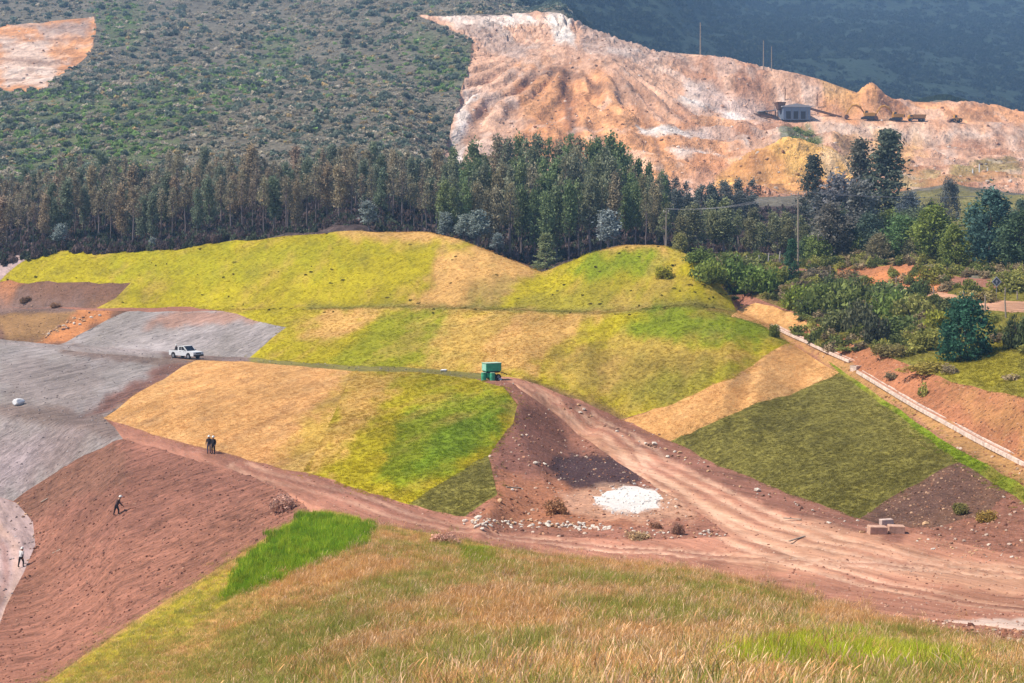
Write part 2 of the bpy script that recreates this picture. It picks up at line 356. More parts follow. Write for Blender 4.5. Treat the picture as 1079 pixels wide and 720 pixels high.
def outline(poly):
    """pixel outline -> outline in (column, scaled log distance), following the ground"""
    out = []
    n = len(poly)
    for i in range(n):
        a, b = poly[i], poly[(i + 1) % n]
        k = max(1, int(max(abs(a[0] - b[0]), 0 if (len(a) > 2 or len(b) > 2) else abs(a[1] - b[1])) // 10))
        da = a[2] if len(a) > 2 else cast(a[0], a[1]); db = b[2] if len(b) > 2 else cast(b[0], b[1])
        for j in range(k):
            t = j / k; px = a[0] + (b[0] - a[0]) * t
            if len(a) > 2 or len(b) > 2: d = da * (db / da) ** t
            else: d = cast(px, a[1] + (b[1] - a[1]) * t)
            out.append((px, math.log(d) * KV))
    # a little raggedness
    return np.array(out)
def inside(poly, X, Y):
    r = np.zeros(len(X), bool)
    x0, y0 = poly.min(0); x1, y1 = poly.max(0)
    m = np.nonzero((X >= x0) & (X <= x1) & (Y >= y0) & (Y <= y1))[0]
    if len(m) == 0: return r
    x, y = X[m], Y[m]; c = np.zeros(len(m), bool)
    n = len(poly)
    for i in range(n):
        ax, ay = poly[i]; bx, by = poly[(i + 1) % n]
        if ay == by: continue
        k = ((ay > y) != (by > y)) & (x < (bx - ax) * (y - ay) / (by - ay) + ax)
        c ^= k
    r[m] = c
    return r
def edge_dist(poly, X, Y):
    n = len(poly); best = np.full(len(X), 1e9)
    for i in range(n):
        a = poly[i]; b = poly[(i + 1) % n]; d = b - a; L2 = d @ d
        if L2 < 1e-9: continue
        t = np.clip(((X - a[0]) * d[0] + (Y - a[1]) * d[1]) / L2, 0, 1)
        best = np.minimum(best, (X - a[0] - t * d[0]) ** 2 + (Y - a[1] - t * d[1]) ** 2)
    return np.sqrt(best)
OUTL = [(n, k, outline(p)) for n, k, p in PATCH]
def build_mesh_points():
    pts = []; ed = []
    for n, k, p in OUTL:
        b = len(pts); m = len(p)
        k_ = 3.0 if n in ('hillside', 'far_mountain', 'quarry_scar') else 1.0
        jx = (fbm(p[:, 0] / 13, p[:, 1] / 13, 91, 5) - 0.5) * 8 * k_; jy = (fbm(p[:, 0] / 13 + 40, p[:, 1] / 13, 97, 5) - 0.5) * 4.2 * k_
        p[:, 0] += jx; p[:, 1] += jy
        pts += [tuple(q) for q in p]; ed += [(b + i, b + (i + 1) % m) for i in range(m)]
    rows = np.concatenate([np.geomspace(3, 22, 26)[:-1], np.geomspace(22, 320, 330)[:-1], np.geomspace(320, 760, 240)[:-1], np.geomspace(760, 2600, 50)])
    for j, d in enumerate(rows):
        w = 3.3 if 24 < d < 700 else 8.0
        a, b = -110, 1190
        xs = np.arange(a + (j % 2) * w / 2, b, w)
        if 400 < d < 710: xs = np.concatenate([xs[xs < 440], np.arange(440 + (j % 2) * 1.2, b, 2.4)])
        xs = xs + RG.uniform(-0.3, 0.3, 1) * w
        xs = np.concatenate([[PX0 + 1, PX0 + 50, PX0 + 100, PX0 + 150], xs, [1240, 1290, 1340, PX1 - 1]])
        dv = 0.3 * KV * 0.008
        vv = math.log(d) * KV + RG.uniform(-dv, dv, len(xs))
        pts += list(zip(xs, vv))
    return pts, ed
_p, _e = build_mesh_points()
vs, es, fs, *_ = delaunay_2d_cdt([Vector(q) for q in _p], _e, [], 0, 1e-3)
VP = np.array([tuple(v) for v in vs]); FA = np.array([f for f in fs if len(f) == 3])
print('cdt', len(VP), len(FA), round(time.time() - T0, 1))
DD = np.exp(VP[:, 1] / KV); XX = (VP[:, 0] - CX) / FPX * DD; ZZ = hpv(VP[:, 0], VP[:, 1])
_t = VP[FA]; _ok = (np.ptp(_t[:, :, 1], axis=1) < 40) & (_t[:, :, 0].mean(1) > PX0 + 1.5) & (_t[:, :, 0].mean(1) < PX1 - 1.5) & (np.ptp(_t[:, :, 0], axis=1) > 0.4)
FA = FA[_ok | ((_t[:, :, 0].mean(1) > -100) & (_t[:, :, 0].mean(1) < 1180))]
cen = VP[FA].mean(1)
fid = np.full(len(FA), -1)
for i, (n, k, p) in enumerate(OUTL):
    fid[inside(p, cen[:, 0], cen[:, 1])] = i
# amount of real relief (metres) per kind
REL = {'soil': (0.16, 0.6), 'red': (0.16, 0.5), 'shale': (0.10, 0.5), 'straw': (0.07, 0.5), 'turf': (0.12, 0.4), 'mown': (0.12, 0.5), 'road': (0.05, 0.5), 'scrub': (1.2, 0.12), 'quarry': (1.6, 0.09), 'wood': (9.0, 0.02), 'lime': (0.12, 0.8)}
amp = np.full(len(VP), 1e9); frq = np.full(len(VP), 0.5)
for i, (n, k, p) in enumerate(OUTL + [('ground', 'soil', None)]):
    sel = np.unique(FA[fid == (i if p is not None else -1)])
    a, f = REL[k]; low = a < amp[sel]
    frq[sel[low]] = f; amp[sel] = np.minimum(amp[sel], a)
amp[amp > 1e8] = 0.1
nz = fbm(XX * frq, DD * frq, 3, 4) - 0.5
# red slope: rills running down the fall line
ZZ = ZZ + amp * nz * 1.6
def rills(names, ang, wl, ampl, stretch=9.0):
    ids = [i for i, (n, k, p) in enumerate(OUTL) if n in names]
    sel = np.unique(FA[np.isin(fid, ids)]); out = np.unique(FA[~np.isin(fid, ids)]); sel = np.setdiff1d(sel, out)
    c, s = math.cos(ang), math.sin(ang); al = XX[sel] * c + DD[sel] * s; ac = -XX[sel] * s + DD[sel] * c
    ZZ[sel] += ampl * (fbm(ac / wl, al / wl / stretch, 21, 3) - 0.5) * 2
rills({'red_soil_slope'}, math.radians(202), 1.1, 0.22)
rills({'grey_shale_slope'}, math.radians(234), 1.2, 0.24)
rills({'dirt_road'}, math.radians(-55), 1.5, 0.07, 14)
# quarry: rills fan out from the tip of the spoil fan, benches and scars elsewhere
ids = [i for i, (n, k, p) in enumerate(OUTL) if n == 'quarry_face']
selq = np.setdiff1d(np.unique(FA[np.isin(fid, ids)]), np.unique(FA[~np.isin(fid, ids)]))
tip = W(600, 60, 615)
an = np.arctan2(XX[selq] - tip.x, tip.y + 25 - DD[selq]); rr = np.hypot(XX[selq] - tip.x, DD[selq] - tip.y)
fan = smooth(760, 690, VP[selq, 0])
aw = an * 30 + (fbm(XX[selq] / 40, DD[selq] / 40, 6, 3) - 0.5) * 5
ZZ[selq] += fan * (3.4 * (fbm(an * 9, rr / 90, 5, 3) - 0.5) - 2.4 * smooth(0.55, 1.0, np.abs(np.sin(aw))) * (0.4 + fbm(an * 12, rr / 50, 9, 2))) * smooth(10, 60, rr)
ZZ[selq] += (1 - fan) * 7.5 * (fbm(XX[selq] / 17, DD[selq] / 9 + 4, 8, 4) - 0.5) * smooth(0, 1, np.abs(DD[selq] - 588) / 14)

# golden heap and the small cone of sand on the crest: smooth tipped material
for (hp_, rx, ry, up_) in ((W(832, 175, 452), 21, 17, 5.5), (W(918, 99, 606), 8, 9, 3.6)):
    e2 = ((XX[selq] - hp_.x) / rx) ** 2 + ((DD[selq] - hp_.y) / ry) ** 2
    ZZ[selq] += up_ * np.clip(1 - np.sqrt(e2), 0, 1) ** (0.8 if rx < 10 else 1.0) * 1.25
# ---- ground colours: materials of each area, darker lines and some painted shade, soft transitions
C = dict(straw=alb(230,174,108), straw2=alb(236,192,134), ygreen=alb(186,168,22), green=alb(130,148,16), lush=alb(100,140,22), olive=alb(138,128,58),
         red=alb(166,112,90), red2=alb(132,87,72), brown=alb(128,92,72), grey=alb(172,160,154), grey2=alb(138,116,108), road=alb(216,162,128), road2=alb(196,136,108),
         orange=alb(222,142,84), rust=alb(184,120,82), qpink=alb(224,174,142), qorange=alb(230,160,104), qgold=alb(240,184,100), white=alb(250,240,230),
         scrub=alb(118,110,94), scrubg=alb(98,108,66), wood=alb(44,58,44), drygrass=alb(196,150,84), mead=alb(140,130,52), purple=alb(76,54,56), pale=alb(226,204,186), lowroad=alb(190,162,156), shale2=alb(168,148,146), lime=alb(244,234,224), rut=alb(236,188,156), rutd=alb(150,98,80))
BASE = {'hillside':'scrub','far_mountain':'wood','quarry_face':'qpink','quarry_scar':'qorange','meadow_slope':'drygrass','red_soil_slope':'red','lower_dirt_road':'lowroad','grey_shale_slope':'grey','bench_track':'grey2','brown_bank':'brown','pale_path':'lowroad','turf_slope':'ygreen','straw_slope':'straw','mown_slope':'olive','grey_dirt_slope':'brown','grass_verge':'green','cut_bank':'rust','right_field':'mead','gravel_road':'road','dirt_road':'road2','ground':'red','lime_patch':'lime'}
# (patches, outline in pixels, colour, feather px, strength)
PAINT = [
 ('turf_slope', [(100,262),(130,298),(330,300),(520,328),(560,290),(480,248),(300,245)], 'ygreen', 20, 0.9),
 ('turf_slope', [(120,268),(320,262),(420,262),(330,285),(120,292)], 'green', 25, 0.35),
 ('turf_slope', [(330,242),(470,240),(500,256),(440,254),(380,249)], 'straw', 8, 0.8),
 ('turf_slope', [(470,262),(520,262),(580,288),(548,300),(500,326),(428,326),(450,300)], 'straw', 18, 0.85),
 ('turf_slope', [(500,300),(560,288),(520,326),(480,326)], 'olive', 10, 0.55),
 ('turf_slope', [(560,288),(660,262),(740,270),(760,295),(720,330),(520,330),(540,310)], 'ygreen', 14, 0.75),
 ('turf_slope', [(595,284),(625,266),(700,266),(690,285),(620,302)], 'green', 10, 0.85),
 ('turf_slope', [(600,268),(650,256),(720,258),(700,266),(640,264)], 'straw', 7, 0.6),
 ('turf_slope', [(560,308),(700,298),(740,318),(640,328),(540,326)], 'olive', 14, 0.45),
 ('turf_slope', [(a[0], None, a[2] - 0.5) for a in LINES[7][4:]] + [(a[0], None, a[2] + 0.5) for a in LINES[8][4:]][::-1], 'olive', 5, 0.75),  # thin dark bench line, its slight shading put into the colour
 ('turf_slope', [(320,327),(420,325),(350,388),(266,380)], 'ygreen', 14, 0.6),
 ('turf_slope', [(345,327),(416,325),(345,362),(310,350)], 'straw', 14, 0.75),
 ('turf_slope', [(420,326),(480,326),(450,390),(340,390)], 'green', 16, 0.5),
 ('turf_slope', [(470,328),(560,328),(500,392),(440,392)], 'straw', 18, 0.55),
 ('turf_slope', [(545,330),(640,330),(560,396),(490,395)], 'straw', 14, 0.75),
 ('turf_slope', [(620,334),(690,330),(600,396),(560,400)], 'ygreen', 12, 0.7),
 ('turf_slope', [(610,360),(700,350),(800,372),(720,420),(660,432),(570,400)], 'straw', 24, 0.42),
 ('turf_slope', [(590,380),(720,366),(780,380),(700,425),(620,420)], 'olive', 22, 0.40),
 ('turf_slope', [(690,322),(780,335),(830,360),(760,362),(650,352)], 'green', 14, 0.85),
 ('turf_slope', [(640,410),(760,385),(800,385),(700,430)], 'green', 12, 0.35),
 ('turf_slope+straw_slope', [(378,391),(450,392),(400,450),(345,512),(290,498),(330,440)], 'ygreen', 26, 0.5),
 ('turf_slope', [(370,391),(440,392),(390,440),(330,505),(318,499),(352,440)], 'straw', 20, 0.6),
 ('turf_slope', [(450,400),(545,420),(520,470),(440,515),(400,505),(420,450)], 'green', 16, 0.8),
 ('turf_slope', [(470,440),(535,430),(500,470),(430,500)], 'lush', 14, 0.5),
 ('turf_slope', [(420,395),(520,400),(480,415),(400,440)], 'ygreen', 12, 0.7),
 ('straw_slope', [(120,440),(230,382),(300,384),(200,465)], 'straw', 12, 0.3),
 ('red_soil_slope', [(120,455),(220,480),(300,520),(180,560),(60,560),(30,530)], 'red2', 30, 0.55),
 ('red_soil_slope', [(10,525),(120,460),(140,500),(40,545)], 'brown', 14, 0.6),
 ('red_soil_slope', [(180,520),(320,515),(290,555),(120,640),(40,680)], 'red', 30, 0.5),
 ('grey_shale_slope', [(70,328),(325,327),(300,346),(110,345)], 'grey', 14, 0.5),
 ('grey_shale_slope', [(180,328),(290,328),(270,338),(150,345)], 'rust', 7, 0.55),
 ('grey_shale_slope', [(172,384),(214,378),(140,425),(110,440),(84,438),(120,412)], 'red2', 10, 0.9),
 ('grey_shale_slope', [(60,362),(215,376),(214,384),(150,384),(60,371)], 'brown', 6, 0.6),
 ('grey_shale_slope', [(-50,424),(60,431),(112,440),(135,462),(100,456),(0,438),(-50,436)], 'brown', 6, 0.55),
 ('grey_shale_slope', [(-50,440),(90,455),(60,495),(10,525),(-50,515)], 'shale2', 14, 0.8),
 ('grey_shale_slope', [(0,380),(120,380),(80,440),(0,430)], 'grey2', 24, 0.4),
 ('grey_shale_slope', [(60,440),(130,455),(60,500),(30,500)], 'grey2', 18, 0.5),
 ('bench_track', [(60,366),(200,378),(240,380),(200,384)], 'brown', 6, 0.5),
 ('bench_track', [(262,370),(520,380),(520,420),(262,395)], 'olive', 4, 0.95),
 ('bench_track', [(-100,340),(170,360),(170,385),(-100,370)], 'grey', 8, 0.7),
 ('dirt_road', [(590,414),(660,440),(705,462),(760,488),(830,516),(905,543),(960,560),(950,572),(890,562),(820,538),(750,508),(700,482),(650,455),(600,430)], 'red2', 6, 0.75),
 ('dirt_road', [(105,440),(205,468),(300,492),(390,518),(440,536),(430,542),(380,526),(290,500),(200,476),(110,448)], 'red2', 4, 0.85),
 ('dirt_road', [(800,545),(850,545),(1000,590),(1100,596),(1100,612),(940,604),(840,575)], 'road', 10, 0.6),
 ('dirt_road', [(760,606),(960,625),(1079,640),(1079,662),(960,655),(830,628)], 'red', 10, 0.5),
 ('dirt_road', [(1000,655),(1100,650),(1100,668),(1010,664)], 'pale', 8, 0.7),
 ('brown_bank', [(0,330),(120,326),(70,360),(0,360)], 'drygrass', 12, 0.5),
 ('brown_bank', [(85,327),(128,326),(70,362),(40,362)], 'orange', 8, 0.8),
 ('brown_bank', [(0,297),(20,297),(10,320),(0,322)], 'orange', 6, 0.7),
 ('brown_bank', [(0,312),(100,315),(80,328),(0,330)], 'grey2', 8, 0.5),
 ('cut_bank', [(880,290),(1000,285),(980,312),(880,310)], 'orange', 8, 0.7),
 ('cut_bank', [(850,340),(960,380),(1000,420),(940,410),(860,360)], 'rust', 14, 0.5),
 ('cut_bank', [(1000,400),(1079,418),(1150,450),(1150,520),(1079,470),(1010,430)], 'drygrass', 22, 0.4),
 ('turf_slope', [(552,398),(600,414),(662,438),(655,446),(600,426),(552,406)], 'brown', 4, 0.8),  # brown cut bank under the turf, its shaded lip painted in
 ('right_field', [(880,300),(960,330),(1000,370),(940,370),(860,320)], 'olive', 15, 0.6),
 ('right_field', [(980,380),(1079,350),(1079,415),(1000,398)], 'ygreen', 20, 0.4),
 ('right_field', [(770,300),(850,310),(830,325),(780,322)], 'brown', 10, 0.6),
 ('ground', [(515,440),(560,425),(640,490),(600,500),(520,500)], 'red2', 14, 0.8),
 ('ground', [(520,500),(600,505),(700,520),(740,545),(600,560),(510,550)], 'rust', 12, 0.7),
 ('ground', [(575,490),(600,478),(650,482),(680,500),(672,512),(600,515)], 'purple', 6, 0.95),
 ('ground', [(632,524),(655,513),(690,516),(698,536),(660,542),(628,534)], 'white', 4, 0.97),
 ('ground', [(590,522),(640,508),(720,528),(735,546),(690,550),(610,546)], 'rut', 10, 0.5),
 ('ground', [(775,330),(815,342),(900,386),(1000,444),(1079,486),(1150,520),(1079,514),(900,404),(840,366)], 'drygrass', 6, 0.7),
 ('grey_dirt_slope', [(910,545),(1010,490),(1030,520),(950,556)], 'purple', 12, 0.35),
 ('dirt_road', [(530,400),(560,412),(640,465),(720,510),(800,550),(900,580),(880,600),(780,575),(700,530),(600,450)], 'road', 12, 0.8),
 ('dirt_road', [(760,580),(900,590),(1079,602),(1079,630),(900,605),(780,598)], 'road', 10, 0.7),
 ('dirt_road', [(100,440),(300,490),(480,545),(560,560),(560,590),(400,560),(300,520),(120,462)], 'red', 8, 0.75),
 ('dirt_road', [(480,562),(760,580),(760,600),(600,585)], 'red', 8, 0.6),
 ('meadow_slope', [(50,720),(235,600),(262,590),(235,640),(110,720)], 'ygreen', 10, 0.85),
 ('meadow_slope', [(235,634),(258,592),(300,556),(326,540),(395,552),(385,572),(300,612)], 'lush', 5, 0.97),
 ('meadow_slope', [(180,720),(300,650),(460,600),(470,630),(400,720)], 'mead', 30, 0.8),
 ('meadow_slope', [(480,575),(520,575),(522,598),(490,600)], 'green', 7, 0.85),
 ('meadow_slope', [(760,670),(900,675),(1000,690),(1060,720),(760,720)], 'green', 18, 0.75),
 ('meadow_slope', [(860,655),(1000,660),(1079,660),(1079,680),(960,676)], 'road', 12, 0.6),
 ('hillside', [(0,110),(110,100),(200,90),(200,150),(170,190),(0,190)], 'scrubg', 40, 0.8),
 ('hillside', [(100,5),(150,10),(150,50),(110,45)], 'scrubg', 14, 0.9),
 ('hillside', [(130,100),(240,75),(300,30),(310,60),(200,120)], 'scrubg', 24, 0.7),
 ('hillside', [(430,30),(500,40),(495,90),(450,90)], 'scrubg', 18, 0.7),
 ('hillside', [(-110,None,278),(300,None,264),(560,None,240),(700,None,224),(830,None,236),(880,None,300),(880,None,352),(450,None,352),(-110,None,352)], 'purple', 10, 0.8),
 ('hillside', [(880,None,234),(1000,None,210),(1180,None,190),(1180,None,400),(880,None,400)], 'olive', 20, 0.7),
 ('hillside', [(230,90),(330,80),(360,160),(220,150)], 'scrub', 30, 0.6),
 ('quarry_face', [(545,75),(600,66),(700,130),(720,200),(540,200),(555,130)], 'qorange', 24, 0.9),
 ('quarry_face', [(590,100),(610,100),(625,170),(600,190)], 'rust', 8, 0.5),
 ('quarry_face', [(470,180),(476,130),(492,95),(502,100),(488,140),(490,185)], 'white', 7, 0.6),
 ('quarry_face', [(450,14),(560,14),(575,22),(480,26)], 'white', 5, 0.55),
 ('quarry_face', [(572,14),(600,12),(606,50),(585,40)], 'white', 6, 0.75),
 ('quarry_face', [(605,20),(690,50),(735,60),(700,70),(620,55)], 'grey', 8, 0.45),
 ('quarry_face', [(700,60),(860,75),(890,110),(820,120),(760,100),(700,110)], 'qpink', 16, 0.5),
 ('quarry_face', [(720,85),(800,100),(830,125),(770,128),(715,105)], 'white', 9, 0.75),
 ('quarry_face', [(680,130),(760,120),(780,150),(760,185),(690,180)], 'qorange', 14, 0.7),
 ('quarry_face', [(700,130),(745,120),(760,135),(720,150)], 'brown', 6, 0.45),
 ('quarry_face', [(742,203),(772,174),(800,158),(835,148),(872,156),(897,172),(900,203)], 'qgold', 8, 0.95),
 ('quarry_face', [(860,90),(960,105),(1079,118),(1079,132),(860,124)], 'qorange', 12, 0.8),
 ('quarry_face', [(820,138),(850,130),(868,150),(850,162),(825,155)], 'scrubg', 4, 0.9),
 ('quarry_face', [(880,140),(980,145),(960,180),(900,180)], 'qgold', 20, 0.5),
 ('quarry_face', [(1000,180),(1070,165),(1079,190),(1000,195)], 'olive', 6, 0.7),
 ('quarry_face', [(950,178),(1000,185),(1000,205),(930,200)], 'olive', 8, 0.6),
 ('quarry_face', [(592,84),(600,84),(606,130),(612,185),(602,185),(598,130)], 'brown', 4, 0.7),  # this and the next two: darker lines along the gullies
 ('quarry_face', [(545,80),(575,70),(605,72),(640,92),(636,97),(604,79),(575,76),(548,85)], 'brown', 4, 0.6),
 ('quarry_face', [(640,74),(660,84),(690,128),(702,190),(696,190),(684,132),(655,92)], 'brown', 4, 0.6),
 ('quarry_face', [(480,26),(520,22),(560,50),(545,62),(515,52)], 'grey', 6, 0.5),
 ('quarry_face', [(672,128),(700,131),(760,137),(790,146),(786,152),(740,146),(676,138)], 'white', 5, 0.8),
 ('quarry_face', [(700,152),(735,156),(765,162),(760,170),(715,163)], 'white', 5, 0.75),
 ('quarry_face', [(690,190),(740,180),(752,190),(735,205),(690,205)], 'qpink', 6, 0.8),
 ('quarry_face', [(700,108),(760,112),(772,126),(730,124)], 'rust', 6, 0.5),
 ('quarry_face', [(865,84),(905,92),(935,100),(900,112),(868,104)], 'qgold', 6, 0.5),
 ('quarry_face', [(860,131),(1079,139),(1079,150),(960,146),(862,140)], 'pale', 8, 0.6),
 ('quarry_scar', [(0,40),(60,45),(50,92),(0,90)], 'white', 18, 0.5),
 ('quarry_scar', [(40,28),(95,20),(90,40),(50,42)], 'grey', 8, 0.7),
]
COLS = {}
for i in range(-1, len(OUTL)):
    nm = OUTL[i][0] if i >= 0 else 'ground'
    f = FA[fid == i]
    if len(f) == 0: continue
    u, inv = np.unique(f, return_inverse=True)
    COLS[i] = [nm, u, inv.reshape(-1, 3), np.tile(C[BASE[nm]], (len(u), 1))]
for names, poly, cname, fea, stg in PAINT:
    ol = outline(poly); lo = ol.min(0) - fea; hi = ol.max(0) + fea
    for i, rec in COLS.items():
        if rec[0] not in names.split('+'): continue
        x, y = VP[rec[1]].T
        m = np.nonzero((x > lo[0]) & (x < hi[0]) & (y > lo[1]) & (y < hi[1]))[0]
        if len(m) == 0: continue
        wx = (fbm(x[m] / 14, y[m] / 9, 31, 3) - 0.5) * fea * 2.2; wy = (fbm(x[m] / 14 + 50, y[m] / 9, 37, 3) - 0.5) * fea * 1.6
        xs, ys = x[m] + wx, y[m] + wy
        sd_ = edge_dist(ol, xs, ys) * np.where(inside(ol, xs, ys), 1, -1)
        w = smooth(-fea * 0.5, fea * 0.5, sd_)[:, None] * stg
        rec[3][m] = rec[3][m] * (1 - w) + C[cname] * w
def link(o, parent=None):
    COL.objects.link(o)
    if parent is not None: o.parent = parent
    return o
def mesh_from(name, V, F, mat=None, smooth_=False):
    me = bpy.data.meshes.new(name)
    V = np.asarray(V, np.float32)
    if isinstance(F, np.ndarray):
        n, k = F.shape
        me.vertices.add(len(V)); me.vertices.foreach_set('co', V.ravel())
        me.loops.add(n * k); me.loops.foreach_set('vertex_index', F.ravel().astype(np.int32))
        me.polygons.add(n); me.polygons.foreach_set('loop_start', np.arange(0, n * k, k, dtype=np.int32))
        me.update(calc_edges=True)
    else:
        me.from_pydata([tuple(v) for v in V], [], [tuple(f) for f in F]); me.update()
    if mat: me.materials.append(mat)
    if smooth_: me.polygons.foreach_set('use_smooth', np.ones(len(me.polygons), bool))
    return me
# wheel ruts worn into the dirt roads: real dips, and paler dust pressed into them
TRACKS = [([(526,400),(560,413),(600,433),(640,458),(700,497),(770,538),(850,572),(950,592),(1079,606),(1180,618)], (-1.0, 1.0, 2.6)), ([(250,490),(330,513),(430,545),(520,565),(640,578),(760,588),(860,593),(960,598)], (-0.9, 0.9)), ([(665,480),(720,525),(780,572),(860,600),(960,622),(1079,642)], (-0.9, 0.9)), ([(-20,556),(10,575),(6,610),(-10,660)], (-0.9, 0.9))]
for i, rec in COLS.items():
    if rec[0] not in ('dirt_road', 'lower_dirt_road'): continue
    u = rec[1]; X_, Y_ = XX[u], DD[u]; W_ = np.zeros(len(u)); Dk = np.zeros(len(u))
    for tp_, offs in TRACKS:
        q = [ground(*a) for a in tp_]; best = np.full(len(u), 1e9); sg = np.zeros(len(u))
        for a, b in zip(q, q[1:]):
            dx, dy = b.x - a.x, b.y - a.y; L2 = dx * dx + dy * dy
            t = np.clip(((X_ - a.x) * dx + (Y_ - a.y) * dy) / L2, 0, 1); ex, ey = X_ - a.x - t * dx, Y_ - a.y - t * dy
            dd_ = np.hypot(ex, ey); cr = (dx * ey - dy * ex); k = dd_ < best; best[k] = dd_[k]; sg[k] = np.sign(cr[k])
        sdist = best * sg + (fbm(X_ / 9, Y_ / 9, 41, 2) - 0.5) * 1.6
        for of in offs: W_ = np.maximum(W_, smooth(0.55, 0.15, np.abs(sdist - of)) * (0.55 + 0.45 * smooth(0.35, 0.6, fbm(X_ / 5, Y_ / 5, 43, 2))))
        Dk = np.maximum(Dk, smooth(0.5, 0.1, np.abs(sdist)) * 0.5)
    W_ = W_ * np.where(VP[u, 0] < 560, 0.5, 1.0); rec[3] = rec[3] * (1 - W_[:, None] * 0.8) + C['rut'] * W_[:, None] * 0.8
    Dk = Dk * (1 - W_); rec[3] = rec[3] * (1 - Dk[:, None]) + C['rutd'] * Dk[:, None]
    inner = ~np.isin(u, np.unique(FA[fid != i])); ZZ[u[inner]] += -0.10 * W_[inner] + 0.05 * Dk[inner]
# wash streaks down the spoil fan, and cracked pale rock: the soil's own colour; rill bottoms darkened to brown
for i, rec in COLS.items():
    if rec[0] in ('quarry_face', 'quarry_scar'):
        u = rec[1]; a_ = np.arctan2(XX[u] - tip.x, tip.y + 25 - DD[u]); r_ = np.hypot(XX[u] - tip.x, DD[u] - tip.y); fn = smooth(760, 690, VP[u, 0])
        s1 = fbm(a_ * 34, r_ / 60, 15, 3); s2 = fbm(XX[u] / 5, DD[u] / 16, 16, 3)
        st = 1 + 0.9 * ((s1 * fn + s2 * (1 - fn)) - 0.5)
        rec[3] *= (st[:, None] ** np.array([0.8, 1.0, 1.15]))
        aw_ = a_ * 30 + (fbm(XX[u] / 40, DD[u] / 40, 6, 3) - 0.5) * 5
        rl = fn * smooth(0.80, 0.97, np.abs(np.sin(aw_))) * smooth(12, 50, r_) * (0.25 + 0.75 * smooth(560, 500, VP[u, 0])) * smooth(0.3, 0.55, fbm(a_ * 14, r_ / 40, 18, 2))
        rec[3] = rec[3] * (1 - 0.55 * rl[:, None]) + C['brown'] * 0.55 * rl[:, None]
        zone = smooth(0.5, 0.62, fbm(XX[u] / 26 + 11, DD[u] / 34, 24, 3))[:, None] * (1 - fn[:, None]) * 0.55; rec[3] = rec[3] * (1 - zone) + C['rust'] * 1.1 * zone
        crack = smooth(0.60, 0.70, fbm(XX[u] / 9 + 3, DD[u] / 14, 19, 4))[:, None] * 0.22; rec[3] = rec[3] * (1 - crack) + C['white'] * crack
        dk = smooth(0.62, 0.74, fbm(XX[u] / 7 + 30, DD[u] / 20, 23, 4))[:, None] * 0.4; rec[3] = rec[3] * (1 - dk) + C['brown'] * dk
    elif rec[0] != 'lime_patch':
        u = rec[1]; q = fbm(XX[u] / 7, DD[u] / 11, 27, 4)[:, None] - 0.5
        rec[3] *= 1 + q * np.array([0.5, 0.5, 0.6])
        if rec[0] in ('turf_slope', 'straw_slope', 'grass_verge'):
            al = XX[u] * 0.42 + DD[u] * 0.9; ac = XX[u] * 0.9 - DD[u] * 0.42
            w = smooth(0.52, 0.72, fbm(ac / 2.6, al / 9, 29, 4))[:, None] * 0.26; rec[3] = rec[3] * (1 - w) + C['straw' if rec[0] != 'straw_slope' else 'straw2'] * w
            w = smooth(0.60, 0.76, fbm(ac / 2.2 + 70, al / 5, 33, 4))[:, None] * 0.30; rec[3] = rec[3] * (1 - w) + C['olive' if rec[0] != 'straw_slope' else 'brown'] * w

for i, (nm, u, f, c) in COLS.items():
    # triangles must face up
    V = np.stack([XX[u], DD[u], ZZ[u]], 1)
    a, b, cc_ = V[f[:, 0]], V[f[:, 1]], V[f[:, 2]]
    up = np.cross(b - a, cc_ - a)[:, 2]; f = f.copy(); f[up < 0] = f[up < 0][:, ::-1]
    me = mesh_from(nm, V, f, ground_mat(OUTL[i][1] if i >= 0 else 'soil'), True)
    ca = me.color_attributes.new('Col', 'FLOAT_COLOR', 'POINT')
    ca.data.foreach_set('color', np.concatenate([c, np.ones((len(c), 1))], 1).astype(np.float32).ravel())
    o = bpy.data.objects.new(nm, me); o['kind'] = 'structure'; link(o)
print('ground', round(time.time() - T0, 1))
